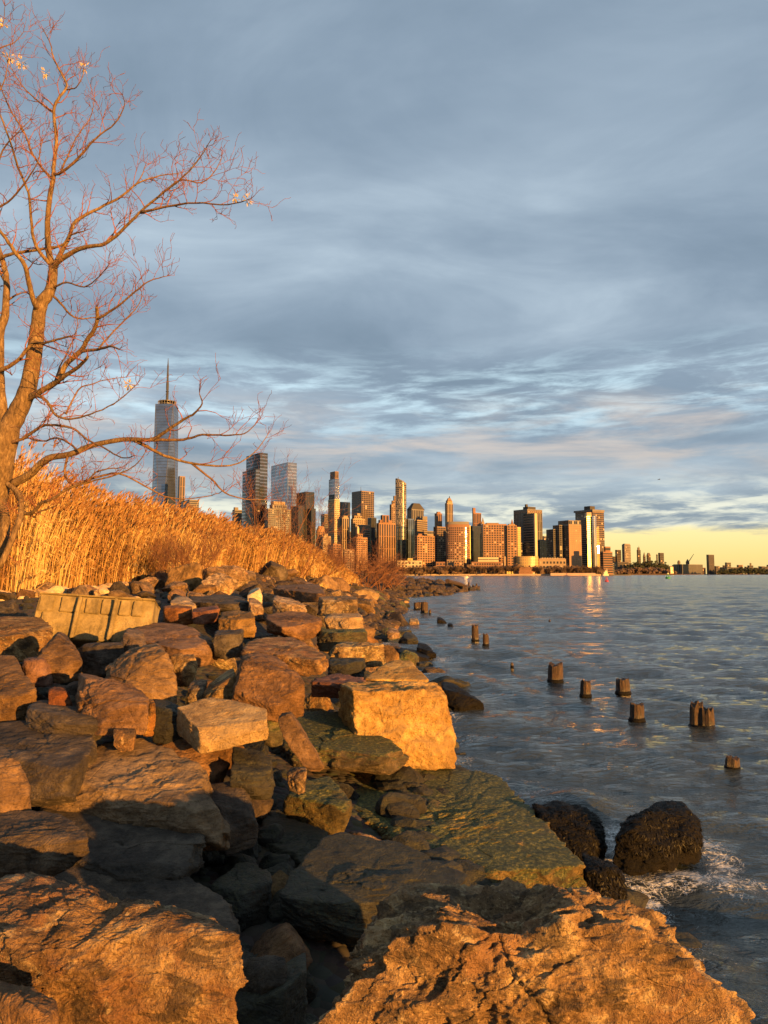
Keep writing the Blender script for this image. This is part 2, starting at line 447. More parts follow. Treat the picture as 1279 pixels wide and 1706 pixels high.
def wall_mat(name, col, var=0.12, rough=0.75, spec=0.25):
    return plain(name, col, rough, var, 0.06, spec)
def glass_mat(name, col, rough=0.12, spec=0.8, metal=0.0):
    m, k, bs = new_mat(name)
    tcn = k.n('ShaderNodeTexCoord')
    n = k.noise(tcn.outputs['Object'], 0.035, 4, 0.6)
    k.set(bs, 'Base Color', k.ramp(n, [(0.35, tuple(c * 0.75 for c in col)), (0.65, tuple(c * 1.2 for c in col))]))
    k.set(bs, 'Roughness', rough); k.set(bs, 'Specular IOR Level', spec); k.set(bs, 'Metallic', metal)
    return m
M['w_brick'] = wall_mat('brick_wall', (0.25, 0.135, 0.085))
M['w_orange'] = wall_mat('orange_brick_wall', (0.31, 0.175, 0.10))
M['w_tan'] = wall_mat('tan_stone_wall', (0.34, 0.255, 0.17))
M['w_cream'] = wall_mat('cream_stone_wall', (0.56, 0.46, 0.31))
M['w_brown'] = wall_mat('brown_wall', (0.25, 0.175, 0.13))
M['w_dark'] = wall_mat('dark_wall', (0.20, 0.185, 0.17))
M['w_grey'] = wall_mat('grey_wall', (0.20, 0.19, 0.18))
M['w_far'] = wall_mat('distant_wall', (0.13, 0.10, 0.085))
M['w_farpale'] = wall_mat('distant_pale_wall', (0.24, 0.21, 0.19))
M['g_win'] = glass_mat('window_glass', (0.025, 0.024, 0.024), 0.15, 0.6)
M['g_winshine'] = glass_mat('bright_window_glass', (0.30, 0.24, 0.17), 0.2, 0.7)  # paler panes, bright reflections put into the glass colour
M['g_dark'] = glass_mat('dark_curtain_glass', (0.075, 0.085, 0.09), 0.1, 0.6, 0.7)
M['g_grey'] = glass_mat('grey_curtain_glass', (0.27, 0.295, 0.32), 0.1, 0.6, 0.85)
M['g_silver'] = glass_mat('silver_curtain_glass', (0.44, 0.46, 0.48), 0.12, 0.6, 0.85)
M['g_sungold'] = glass_mat('sun_gold_curtain_glass', (0.62, 0.44, 0.17), 0.35, 0.8, 0.25)  # diffuse yellow, the mirrored sun's brightness put into the glass colour
M['g_pav'] = glass_mat('yellow_glass', (0.36, 0.26, 0.10), 0.4, 0.5)
M['g_bronze'] = glass_mat('bronze_glass', (0.20, 0.13, 0.09), 0.22, 0.8)
M['roof'] = wall_mat('roof_grey', (0.07, 0.065, 0.06))
M['g_mirror'] = glass_mat('sun_mirror_pane', (0.8, 0.75, 0.62), 0.10, 1.0, 1.0)
M['w_suncopper'] = wall_mat('sunlit_copper_wall', (0.36, 0.21, 0.12))
M['w_yellow'] = wall_mat('yellow_wall', (0.62, 0.50, 0.20))
M['w_pinkstone'] = wall_mat('pink_stone', (0.45, 0.32, 0.27))
M['park'] = plain('park_ground', (0.10, 0.085, 0.055), 0.95, 0.3, 0.02)
M['seawall'] = plain('sea_wall_stone', (0.40, 0.32, 0.24), 0.9, 0.2, 0.05)
M['farwood'] = plain('winter_wood', (0.12, 0.078, 0.055), 0.9, 0.3, 0.3)
M['fargreen'] = plain('evergreen_leaf', (0.035, 0.042, 0.022), 0.9, 0.3, 0.3)
M['farland'] = plain('brown_hillside', (0.095, 0.065, 0.05), 0.95, 0.3, 0.02)
M['redpaint'] = plain('red_buoy_paint', (0.45, 0.04, 0.03), 0.5, 0.15)
M['greenpaint'] = plain('green_buoy_paint', (0.05, 0.30, 0.08), 0.5, 0.15)
M['whitepaint'] = plain('cream_paint', (0.75, 0.66, 0.45), 0.5, 0.1)
M['steel'] = plain('dark_steel', (0.05, 0.05, 0.055), 0.5, 0.15, 3, 0.5)
M['gull'] = plain('dark_feather', (0.06, 0.06, 0.065), 0.8, 0.2)

# ------------------------------------------------------------------ land form
shore_px = [(1262, 1700), (1150, 1590), (1050, 1500), (985, 1440), (905, 1345), (800, 1285), (752, 1262), (742, 1180), (690, 1100), (640, 1075), (662, 1040), (672, 1003)]
shore = [(9.0, -25.0), (5.2, -6.0), (3.6, 1.0), (2.9, 3.6)] + [tuple(at_z(a, b, 0.0)[:2]) for a, b in shore_px]
land = np.array(shore + [(4.0, 96), (9, 106), (13, 124), (17.5, 139), (20, 147), (16, 156), (6, 172), (0, 190), (-12, 225), (-40, 290), (-160, 330), (-160, -25)])
def land_dist(px, py):
    """signed distance to the water's edge, positive on land"""
    p = np.stack([px, py], -1)
    d = np.full(px.shape, 1e9)
    ins = np.zeros(px.shape, bool)
    n = len(land)
    for i in range(n):
        a, b = land[i], land[(i + 1) % n]
        ab = b - a
        t = np.clip(((p - a) @ ab) / (ab @ ab), 0, 1)
        d = np.minimum(d, np.linalg.norm(p - a - t[..., None] * ab, axis=-1))
        cond = (a[1] > py) != (b[1] > py)
        xi = (b[0] - a[0]) * (py - a[1]) / (b[1] - a[1] + 1e-12) + a[0]
        ins ^= cond & (px < xi)
    return np.where(ins, d, -d)
def ground_z(px, py):
    px, py = np.atleast_1d(np.asarray(px, float)), np.atleast_1d(np.asarray(py, float))
    d = land_dist(px, py)
    up = np.where(py < 20, 0.30 + 0.1025 * np.maximum(py, -3), 2.35 + np.minimum(py - 20, 60) * 0.02)
    wdt = np.clip(4.6 + 0.07 * py, 4.0, 9.0) + np.clip((py - 70) * 0.5, 0, 16)
    z = np.where(d > 0, -0.3 + (up + 0.3) * np.clip(d / wdt, 0, 1), -0.3 + d * 0.25)
    return np.maximum(z, -2.0)
gy = np.concatenate([np.linspace(-24, 2, 14), np.geomspace(2.6, 320, 190)])
gs = np.concatenate([np.linspace(-1, -0.12, 60), np.linspace(-0.115, 1, 120)])
GY = np.repeat(gy[:, None], len(gs), 1)
GX = gs[None, :] * (14 + 0.5 * np.abs(gy[:, None]))
gz = ground_z(GX.ravel(), GY.ravel())
gz = gz + 0.10 * fbm(np.stack([GX.ravel(), GY.ravel(), gz * 0], -1) * 0.9, 4)
def grid_faces(r, c):
    i = (np.arange(r - 1)[:, None] * c + np.arange(c - 1)[None, :]).ravel()
    return np.stack([i, i + 1, i + c + 1, i + c], -1)
ground = link(bpy.data.objects.new('shore_ground', mesh_np('shore_ground', np.stack([GX.ravel(), GY.ravel(), gz], -1), grid_faces(len(gy), len(gs)), M['dirt'])))
ground['kind'] = 'structure'

# ------------------------------------------------------------------ water
weed_spots = [(942, 1415, 0.55), (1095, 1420, 0.65), (1010, 1490, 0.45)]
def make_water():
    wy = np.concatenate([np.linspace(-40, 3.0, 12), np.geomspace(3.3, 16000, 900)])
    ws = np.concatenate([np.linspace(-1.0, -0.2, 40), np.linspace(-0.195, 1.0, 330)])
    YY = np.repeat(wy[:, None], len(ws), 1)
    XX = ws[None, :] * (7 + 0.72 * np.abs(wy[:, None]))
    x, y = XX.ravel(), YY.ravel()
    dy = np.abs(np.gradient(wy)); sp_ = np.maximum(np.repeat(dy[:, None], len(ws), 1).ravel(), (7 + 0.72 * np.abs(y)) * 0.0037)
    z = np.zeros_like(x)
    r = np.random.default_rng(3)
    warp = fbm(np.stack([x * 0.25, y * 0.25, 0 * x], -1), 3) * 1.4
    for i in range(72):
        lam = 0.38 * (15.0 / 0.38) ** (i / 71.0)
        a = rad(247) + r.normal(0, 0.42)
        kx, ky = math.cos(a) * 2 * math.pi / lam, math.sin(a) * 2 * math.pi / lam
        ph = kx * x + ky * y + r.uniform(0, 6.28) + warp * (1.5 / lam) ** 0.5 * 0.7
        s = np.sin(ph)
        z += 0.0058 * lam ** 0.8 * (1.0 if lam < 2 else (2 / lam) ** 0.8) * (s + 0.35 * (s * s - 0.5)) * np.clip(lam / (2.4 * sp_) - 0.5, 0, 1)
    z += 0.018 * fbm(np.stack([x * 0.45, y * 0.7, 0 * x + 3], -1), 3) * np.clip(2.5 / (3 * sp_), 0, 1)
    d = land_dist(x, y)
    foam = 0.72 * np.exp(-np.clip(-d, 0, 50) / (0.40 + 0.014 * y)) * (d < 0.5) * (y < 110) * (0.55 + 0.6 * np.clip(fbm(np.stack([x * 0.8, y * 0.5, 0 * x + 8], -1), 3) + 0.3, 0, 1))
    for (px, py, rr) in weed_spots:
        c = at_z(px, py, 0.0)
        q = np.hypot(x - c.x, y - c.y)
        foam = np.maximum(foam, 0.8 * np.exp(-((q - rr) / 0.26) ** 2))
    c = at_z(1130, 1455, 0.0)
    foam = np.maximum(foam, 0.95 * np.exp(-(((x - c.x) / 1.05) ** 2 + ((y - c.y - 0.10 * np.sin(x * 5)) / 0.36) ** 2)))
    for (fx, fy, sx_, sy_, am) in ((1090, 1535, 0.35, 0.3, 0.6), (1150, 1600, 0.3, 0.35, 0.55), (1225, 1475, 0.5, 0.16, 0.6), (850, 1300, 0.6, 0.25, 0.6), (770, 1235, 0.5, 0.7, 0.55), (1180, 1405, 0.3, 0.2, 0.55)):
        c = at_z(fx, fy, 0.0)
        foam = np.maximum(foam, am * np.exp(-(((x - c.x) / sx_) ** 2 + ((y - c.y) / sy_) ** 2)))
    c = at_z(1040, 1420, 0.0)
    foam = np.maximum(foam, 0.8 * np.exp(-(((x - c.x) / 0.35) ** 2 + ((y - c.y) / 0.5) ** 2)))
    c = at_z(905, 1330, 0.0)
    foam = np.maximum(foam, 0.7 * np.exp(-(((x - c.x) / 0.7) ** 2 + ((y - c.y) / 0.3) ** 2)))
    # swell that heaps up over the drowned rock behind the nearer weedy one
    c = at_z(968, 1338, 0.0)
    z += 0.16 * np.exp(-(((x - c.x) / 0.5) ** 2 + ((y - c.y) / 0.35) ** 2))
    c = at_z(805, 1178, 0.0)
    foam = np.maximum(foam, 0.6 * np.exp(-(((x - c.x) / 0.8) ** 2 + ((y - c.y) / 0.5) ** 2)))
    c = at_z(735, 1096, 0.0)
    foam = np.maximum(foam, 0.75 * np.exp(-(((x - c.x) / 1.0) ** 2 + ((y - c.y) / 0.8) ** 2)))
    c = at_z(700, 1022, 0.0)
    foam = np.maximum(foam, 0.9 * np.exp(-(((x - c.x) / 1.3) ** 2 + ((y - c.y) / 1.6) ** 2)))
    me = mesh_np('water', np.stack([x, y, z], -1), grid_faces(len(wy), len(ws)), M['water'])
    at = me.attributes.new('foam', 'FLOAT', 'POINT')
    at.data.foreach_set('value', foam.astype(np.float32))
    o = link(bpy.data.objects.new('water', me))
    o['kind'] = 'structure'
make_water()

# ------------------------------------------------------------------ rocks
_ico = {}
def ico(level):
    if level not in _ico:
        bm = bmesh.new()
        bmesh.ops.create_icosphere(bm, subdivisions=level, radius=1.0)
        bm.verts.ensure_lookup_table()
        _ico[level] = (np.array([v.co[:] for v in bm.verts]), np.array([[v.index for v in f.verts] for f in bm.faces]))
        bm.free()
    return _ico[level]
def rock_verts(pts, level, seed, rnd=0.02, rough=1.0, chips=9, strata=1.0, crag=0.28):
    r = np.random.default_rng(seed)
    pts = np.array([p[:] for p in pts], float)
    c = 0.5 * (pts.max(0) + pts.min(0)) * 0.4 + pts.mean(0) * 0.6
    bm = bmesh.new()
    for p in pts: bm.verts.new(p)
    bmesh.ops.convex_hull(bm, input=bm.verts)
    bmesh.ops.recalc_face_normals(bm, faces=bm.faces)
    pl = []
    for f in sorted(bm.faces, key=lambda q: -q.calc_area()):
        n = np.array(f.normal[:]); d = float(n @ (np.array(f.verts[0].co[:]) - c))
        if f.calc_area() < 1e-6: continue
        if d < 0: n, d = -n, -d
        if all((n @ m) < 0.955 for m, _ in pl): pl.append((n, max(d, 0.02)))
    bm.free()
    q = pts - c
    size = float(np.linalg.norm(q, axis=1).mean())
    for _ in range(chips):
        n = r.normal(size=3); n /= np.linalg.norm(n)
        pl.append((n, float((q @ n).max()) * r.uniform(0.80, 0.97)))
    N = np.array([a for a, _ in pl]); D = np.array([b for _, b in pl])
    dirs, tris = ico(level)
    ext = np.maximum(q.std(0), 0.15 * size)
    u_ = dirs * ext; u_ /= np.linalg.norm(u_, axis=1)[:, None]
    t = u_ @ N.T
    dist = np.where(t > 1e-3, D / np.maximum(t, 1e-3), 1e6)
    r0 = dist.min(1)
    k = 1.0 / (rnd * size)
    R = r0 - np.log(np.exp(-np.clip((dist - r0[:, None]) * k, 0, 60)).sum(1)) / k
    R = R * 1.02
    p = u_ * R[:, None]
    s0 = r.uniform(0, 90, 3)
    lump = fbm(p * (1.1 / size) + s0, 3)
    ax = r.normal(size=3) * 0.35 + np.array([0, 0, 1.0]); ax /= np.linalg.norm(ax)
    h = p @ ax
    lay = p + ax[None, :] * (h * 5.0)[:, None]
    stt = fbm(lay * (1.6 / size) + s0 + 9, 4, 2.2, 0.55, True)
    mid = fbm(p * 5.5 + s0 + 31, 4 if level > 5 else 2, 2.1, 0.55)
    wob = perlin(p * (2.2 / size) + s0 + 50)
    saw = (h / size * 5.0 + 0.9 * wob + 0.35 * perlin(p * (7.0 / size) + s0)) % 1.0
    K_ = 34
    sd_ = r.normal(size=(K_, 3)); sd_ /= np.linalg.norm(sd_, axis=1)[:, None]
    wd_ = dirs + 0.16 * np.stack([perlin(dirs * 2.1 + s0), perlin(dirs * 2.1 + s0 + 40), perlin(dirs * 2.1 + s0 + 80)], -1)
    ki = (wd_ @ sd_.T).argmax(1)
    fo = r.uniform(-1, 1, K_); ftl = r.normal(0, 1.0, (K_, 3))
    facet = fo[ki] * 0.5 + np.einsum('ij,ij->i', p / size, ftl[ki]) * 0.55
    disp = size * (0.030 * facet * (0.4 + 0.6 * min(rough, 1.0)) + 0.030 * lump + 0.024 * strata * stt + 0.022 * strata * (saw ** 0.6 - 0.6)) * rough + 0.020 * mid * rough * min(1.0, size)
    if crag:
        cr = fbm(p * np.array([2.0, 3.2, 3.2]) + s0 + 71, 5, 2.1, 0.55, True)
        disp = disp + crag * 0.075 * (cr - 0.5)
    return c, u_ * (R + disp)[:, None], tris
def rock_obj(name, label, cat, mat, pts, level, seed, group=None, **kw):
    c, v, tr = rock_verts(pts, level, seed, **kw)
    base = np.array([c[0], c[1], c[2] + v[:, 2].min()])
    v = v + (c - base)
    o = link(bpy.data.objects.new(name, mesh_np(name, v, tr, mat)))
    o.location = base
    return tag(o, label, cat, group)
def Yg(y):
    t = math.tan(math.atan((y - H / 2) / FPX) - PITCH)
    return 2.12 / (t + 0.082) if t > -0.02 else 30
def proj(p):
    yy = p[1] * CP + (p[2] - EYE) * SP; zz = -p[1] * SP + (p[2] - EYE) * CP
    return W / 2 + FPX * p[0] / yy, H / 2 - FPX * zz / yy
HERO = []
REFS = []
def R(name, label, mat, F, K, B, Y=None, lvl=6, tilt=0.0, lean=0.06, cat='rock', flat=None, yaw=None, nolow=False, **kw):
    """front top edge F, back top edge K, front foot B (points read off the photograph) at distance Y; depth follows from the tilt of the top"""
    yb = sum(p[1] for p in B) / len(B)
    Yf = Y if Y else Yg(yb)
    if flat is not None:
        low_f = max(F, key=lambda p: p[1]); z0 = at_y(low_f[0], low_f[1], Yf).z
        def on(p):
            a, b, c = ray(p[0], p[1]); kk = c / b
            return at_y(p[0], p[1], min(max((z0 - flat * Yf - EYE) / min(kk - flat, -1e-3), Yf * 0.8), Yf * 1.9))
        ft = [on(p) for p in F]; bk = [on(p) for p in K]
        bt = []
        for p in B:
            f_ = min(ft, key=lambda q: abs(proj(q)[0] - p[0]))
            bt.append(at_y(p[0], p[1], f_.y - lean))
        zb = min(p.z for p in bt)
        low = [Vector((p.x, p.y, min(p.z - 0.12, zb))) for p in bk + ft] + [Vector((p.x, p.y + 0.02, p.z - 0.1)) for p in bt]
        o = rock_obj(name, label, cat, M[mat], ft + bk + bt + low, lvl, 100 + len(HERO), **kw)
        HERO.append((o, ft + bk + bt))
        return o
    rg = random.Random(len(HERO) * 31 + 5)
    ft = [at_y(p[0], p[1], Yf + (p[2] if len(p) > 2 else 0)) for p in F]
    wid = (max(p[0] for p in F + B) - min(p[0] for p in F + B)) / FPX * Yf
    zf = sum(p.z for p in ft) / len(ft)
    bk = []
    for p in K:
        if len(p) > 2:
            bk.append(at_y(p[0], p[1], Yf + p[2])); continue
        a, b, c = ray(p[0], p[1])
        Yk = (zf + tilt - EYE) / c * b if c < -1e-3 else 1e9
        if Yk < 0: Yk = 1e9
        bk.append(at_y(p[0], p[1], min(max(Yk, Yf + 0.22 * wid), Yf + 1.1 * wid + 0.2)))
    bt = [at_y(p[0], p[1], Yf - lean + (p[2] if len(p) > 2 else 0)) for p in B]
    if yaw is None: yaw = rg.uniform(-0.55, 0.45)
    if not nolow and yaw:
        xs_ = [p[0] for p in F + B]; xm = (min(xs_) + max(xs_)) / 2
        turn = lambda p, q: at_y(p[0], p[1], q.y + yaw * (p[0] - xm) / FPX * Yf)
        ft = [turn(p, q) for p, q in zip(F, ft)]
        bt = [turn(p, q) for p, q in zip(B, bt)]
        xr = min(xs_) + (max(xs_) - min(xs_)) * rg.uniform(0.3, 0.7)
        fs = sorted(F); bs = sorted(B)
        yt_ = float(np.interp(xr, [p[0] for p in fs], [p[1] for p in fs])); yb_ = float(np.interp(xr, [p[0] for p in bs], [p[1] for p in bs]))
        ft.append(at_y(xr, yt_ + 0.12 * (yb_ - yt_), Yf - 0.20 * wid)); bt.append(at_y(xr + rg.uniform(-0.1, 0.1) * (max(xs_) - min(xs_)), yb_, Yf - lean - 0.24 * wid))
    zb = min(p.z for p in bt)
    low = [] if nolow else [Vector((p.x, p.y, min(p.z - 0.1, zb - 0.06))) for p in bk]
    if not nolow: low += [Vector((p.x, p.y + 0.02, zb - 0.10)) for p in bt]
    seed = 100 + len(HERO)
    o = rock_obj(name, label, cat, M[mat], ft + bk + bt + low, lvl, seed, **kw)
    HERO.append((o, ft + bk + bt))
    return o

# foreground
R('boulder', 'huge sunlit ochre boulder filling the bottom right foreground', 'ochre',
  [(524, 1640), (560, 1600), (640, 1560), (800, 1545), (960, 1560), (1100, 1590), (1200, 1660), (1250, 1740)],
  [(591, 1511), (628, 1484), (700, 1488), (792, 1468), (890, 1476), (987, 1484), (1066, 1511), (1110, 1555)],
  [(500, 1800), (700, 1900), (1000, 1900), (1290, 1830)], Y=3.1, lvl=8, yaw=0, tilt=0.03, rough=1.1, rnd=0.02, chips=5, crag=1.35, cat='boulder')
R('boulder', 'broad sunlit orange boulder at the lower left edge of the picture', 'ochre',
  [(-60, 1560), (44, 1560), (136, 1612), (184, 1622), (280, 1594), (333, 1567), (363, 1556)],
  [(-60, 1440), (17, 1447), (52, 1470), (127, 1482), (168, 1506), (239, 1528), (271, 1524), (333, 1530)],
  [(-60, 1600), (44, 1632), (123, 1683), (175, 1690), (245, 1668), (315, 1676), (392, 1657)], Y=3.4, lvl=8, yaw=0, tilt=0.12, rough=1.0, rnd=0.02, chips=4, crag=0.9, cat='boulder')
R('boulder', 'dark brown boulder cut off by the bottom left corner', 'brown',
  [(-40, 1650), (40, 1660), (100, 1700)], [(-40, 1622), (26, 1630), (60, 1646), (92, 1672)], [(-40, 1760), (60, 1790), (110, 1790)], Y=3.0, lvl=6, cat='boulder')
R('boulder', 'flat topped half lit grey boulder at the left edge above the broad orange boulder', 'grey',
  [(-30, 1398), (79, 1404), (118, 1395), (144, 1392)], [(-30, 1347), (35, 1343), (96, 1354), (138, 1382)], [(-30, 1446), (88, 1444), (118, 1428), (144, 1404)], Y=4.6, lvl=7, flat=0.08, cat='boulder')
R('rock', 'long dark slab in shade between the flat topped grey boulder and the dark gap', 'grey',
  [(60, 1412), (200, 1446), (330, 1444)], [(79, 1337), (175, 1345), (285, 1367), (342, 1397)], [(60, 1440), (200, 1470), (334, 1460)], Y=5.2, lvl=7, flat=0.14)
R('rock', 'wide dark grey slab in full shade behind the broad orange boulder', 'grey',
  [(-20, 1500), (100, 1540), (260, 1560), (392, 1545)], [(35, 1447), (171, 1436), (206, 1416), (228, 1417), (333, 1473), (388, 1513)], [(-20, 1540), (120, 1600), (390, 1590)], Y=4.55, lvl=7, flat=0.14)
R('boulder', 'largest mid left boulder with sunlit top and shaded lower face', 'brown',
  [(110, 1300), (274, 1306), (336, 1314), (392, 1362)], [(176, 1232), (195, 1229), (242, 1231), (297, 1254), (352, 1286)], [(66, 1342), (195, 1356), (300, 1388), (340, 1402), (394, 1402)], Y=5.6, lvl=7, flat=0.2, crag=0.5, cat='boulder')
R('rock', 'brown sloping rock tucked behind the right shoulder of the largest mid left boulder', 'brown',
  [(260, 1262), (370, 1290), (391, 1279)], [(254, 1228), (270, 1215), (313, 1231)], [(280, 1280), (350, 1310), (378, 1307)], Y=6.8, lvl=6, tilt=0.2)
R('rock', 'wedge of dark rock running down beside the largest mid left boulder', 'grey',
  [(330, 1330), (400, 1345), (425, 1350)], [(340, 1300), (395, 1305), (420, 1330)], [(340, 1390), (400, 1385), (428, 1362)], Y=6.2, lvl=6, tilt=0.1)
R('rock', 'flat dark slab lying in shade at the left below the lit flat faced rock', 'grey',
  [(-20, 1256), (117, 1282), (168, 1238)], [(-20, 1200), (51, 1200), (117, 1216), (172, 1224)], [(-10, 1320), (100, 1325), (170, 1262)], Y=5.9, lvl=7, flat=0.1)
R('rock', 'rough lit rock at the left edge with a curved shadow on its foot', 'brown',
  [(-30, 1270), (30, 1290), (50, 1310)], [(-30, 1246), (23, 1258), (32, 1275)], [(-30, 1345), (20, 1342), (45, 1330)], Y=5.2, lvl=6, tilt=0.1)
R('boulder', 'large layered boulder on the left edge with a dark sloping top', 'brown',
  [(-40, 1160), (30, 1158), (62, 1151)], [(-40, 1082), (20, 1087), (30, 1110), (50, 1135)], [(-40, 1200), (10, 1198), (39, 1187), (62, 1166)], Y=7.3, lvl=7, flat=0.22, cat='boulder')
R('boulder', 'square sunlit boulder left of the broken concrete block', 'ochre',
  [(-30, 1066), (50, 1054), (81, 1049)], [(-30, 1027), (65, 1027), (80, 1040)], [(-30, 1085), (55, 1093), (76, 1081)], Y=10.2, lvl=6, flat=0.12, cat='boulder')
R('rock', 'pyramid shaped rock standing in front of the broken concrete block', 'brown',
  [(98, 1062), (127, 1082)], [(98, 1052), (108, 1056)], [(58, 1098), (100, 1121), (132, 1117), (138, 1102)], Y=9.0, lvl=6, lean=0.25)
R('boulder', 'tall rounded brown boulder with smooth front in the middle left', 'brown',
  [(205, 1092), (275, 1086), (288, 1120)], [(222, 1078), (240, 1075), (262, 1076)], [(160, 1128), (210, 1150), (275, 1160), (297, 1156)], Y=8.1, lvl=7, lean=0.35, cat='boulder')
R('rock', 'slanting flat faced rock in front of the tall rounded brown boulder', 'brown',
  [(132, 1128), (220, 1146), (246, 1163)], [(132, 1126), (150, 1124), (218, 1142)], [(130, 1168), (170, 1192), (235, 1206), (244, 1180)], Y=7.2, lvl=7, lean=0.38)
R('boulder', 'wide dark slab boulder with orange right end behind the tall rounded one', 'brown',
  [(215, 1062), (300, 1082), (352, 1062)], [(212, 1050), (240, 1035), (300, 1040), (345, 1054)], [(230, 1085), (320, 1090), (357, 1093), (366, 1080)], Y=10.3, lvl=7, flat=0.12, cat='boulder')
R('rock', 'small box shaped lit rock right of the tall rounded brown boulder', 'ochre',
  [(283, 1096), (330, 1097)], [(284, 1090), (326, 1090)], [(290, 1129), (320, 1120)], Y=9.1, lvl=5, tilt=0.05)
R('boulder', 'humped brown boulder with ridged face in the centre of the shore', 'brown',
  [(408, 1100), (440, 1110), (490, 1130)], [(405, 1092), (435, 1086), (460, 1094), (488, 1118)], [(386, 1160), (420, 1176), (455, 1179), (500, 1172), (503, 1145)], Y=8.0, lvl=7, lean=0.3, cat='boulder')
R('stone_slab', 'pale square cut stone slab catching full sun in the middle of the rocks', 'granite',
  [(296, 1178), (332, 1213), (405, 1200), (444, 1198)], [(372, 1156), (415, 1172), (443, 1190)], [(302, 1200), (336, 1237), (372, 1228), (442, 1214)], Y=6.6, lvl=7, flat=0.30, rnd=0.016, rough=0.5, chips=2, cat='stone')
R('stone_slab', 'narrow upright dark slab leaning beside the mossy ledge', 'brown',
  [(463, 1200), (478, 1190), (505, 1222), (544, 1281)], [(466, 1190, 0.16), (480, 1187, 0.16), (510, 1222, 0.18)], [(474, 1236), (516, 1289), (545, 1285)], Y=6.7, lvl=6, rnd=0.02, nolow=True, cat='stone')
R('stone_slab', 'olive mossy slab under the big golden granite block', 'moss',
  [(440, 1215), (530, 1245), (640, 1258), (682, 1252)], [(440, 1184), (500, 1180), (562, 1180), (590, 1195), (650, 1228)], [(500, 1262), (535, 1269), (640, 1272), (682, 1262)], Y=9.0, lvl=7, flat=0.05, cat='stone')
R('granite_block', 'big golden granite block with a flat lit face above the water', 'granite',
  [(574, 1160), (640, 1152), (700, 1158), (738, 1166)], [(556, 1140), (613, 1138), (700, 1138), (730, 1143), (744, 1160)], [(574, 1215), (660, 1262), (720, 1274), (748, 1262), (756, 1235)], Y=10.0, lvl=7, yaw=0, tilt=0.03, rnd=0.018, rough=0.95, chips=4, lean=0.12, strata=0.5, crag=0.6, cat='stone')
R('stone_slab', 'great green algae covered slab sloping to the water in the centre', 'moss',
  [(566, 1345), (660, 1372), (740, 1405), (825, 1448), (960, 1438)], [(556, 1287), (620, 1273), (720, 1275), (826, 1290), (880, 1345)], [(566, 1375), (680, 1412), (800, 1470), (900, 1482), (968, 1480)], Y=6.9, lvl=8, flat=0.03, rough=0.9, rnd=0.014, chips=2, lean=0.1, crag=0.6, strata=1.4, cat='stone')
R('rock', 'notched mossy rock with orange lit front left of the great green slab', 'moss',
  [(472, 1322), (505, 1327), (560, 1342)], [(495, 1296), (550, 1292), (585, 1334)], [(476, 1346), (530, 1368), (568, 1386), (572, 1360)], Y=7.2, lvl=6, flat=0.08)
R('stone_slab', 'long dark ridged slab in shade behind the huge ochre boulder', 'dark',
  [(445, 1490), (560, 1505), (680, 1500), (780, 1480)], [(530, 1394), (570, 1387), (660, 1404), (788, 1458)], [(442, 1515), (500, 1545), (600, 1545), (780, 1500)], Y=5.3, lvl=7, flat=0.06, cat='stone')
R('stone_slab', 'smooth black green slab in the dark hollow left of the notched mossy rock', 'dark',
  [(430, 1400), (503, 1425), (545, 1400)], [(442, 1352), (490, 1362), (547, 1385)], [(436, 1430), (500, 1450), (550, 1420)], Y=6.6, lvl=6, flat=0.1, cat='stone')
R('rock', 'small dark rock wedged below the black green slab', 'dark',
  [(345, 1480), (430, 1490), (452, 1470)], [(407, 1432), (438, 1446)], [(345, 1530), (440, 1530)], Y=5.5, lvl=6)
R('rock', 'dim grey stone deep in the gap right of the broad orange boulder', 'grey',
  [(398, 1604), (440, 1612), (476, 1606)], [(404, 1591), (470, 1594)], [(398, 1650), (480, 1640)], Y=4.4, lvl=6)
R('rock', 'dark diagonal slab lying deep in the gap at the bottom of the picture', 'dark',
  [(380, 1690), (470, 1640), (510, 1620)], [(380, 1660), (470, 1610), (500, 1600)], [(390, 1760), (500, 1720)], Y=4.3, lvl=6)
R('rock', 'dark broken stone in the hollow below the pale square cut slab', 'dark',
  [(385, 1282), (420, 1290), (450, 1284)], [(390, 1248), (425, 1246), (450, 1266)], [(385, 1310), (455, 1310)], Y=6.5, lvl=6)
R('rock', 'lit corner of a small stone in the hollow beside the upright slab', 'ochre',
  [(478, 1288), (505, 1292), (512, 1284)], [(482, 1278), (506, 1278)], [(480, 1300), (508, 1300)], Y=6.9, lvl=5)
# middle distance
R('rock', 'thin leaning slab with a bright top edge left of the humped brown boulder', 'ochre',
  [(340, 1156), (385, 1140), (392, 1124)], [(345, 1146), (372, 1120), (388, 1112)], [(342, 1162), (392, 1136)], Y=8.0, lvl=5)
R('rock', 'little upright lit stone next to the thin leaning slab', 'ochre',
  [(312, 1150), (340, 1145)], [(322, 1132), (344, 1130)], [(314, 1164), (336, 1158)], Y=8.2, lvl=5)
R('boulder', 'long lit wedge boulder behind the humped brown boulder', 'ochre',
  [(403, 1082), (470, 1082), (520, 1098), (547, 1102)], [(411, 1063), (465, 1057), (500, 1068), (532, 1086)], [(404, 1092), (470, 1100), (522, 1113), (546, 1106)], Y=9.6, lvl=6, flat=0.1, cat='boulder')
R('boulder', 'humped boulder with striped brown top near the middle of the shore', 'brown',
  [(445, 1032), (490, 1045), (535, 1036)], [(447, 1019), (500, 1016), (533, 1030)], [(470, 1045), (502, 1058), (530, 1052)], Y=14.0, lvl=6, flat=0.14, cat='boulder')
R('stone_slab', 'topmost block of the stack of rough ledges by the water', 'ochre',
  [(531, 1001), (560, 1000), (595, 999)], [(533, 994), (592, 993)], [(531, 1018), (596, 1016)], Y=16.2, lvl=6, tilt=0.05, cat='stone')
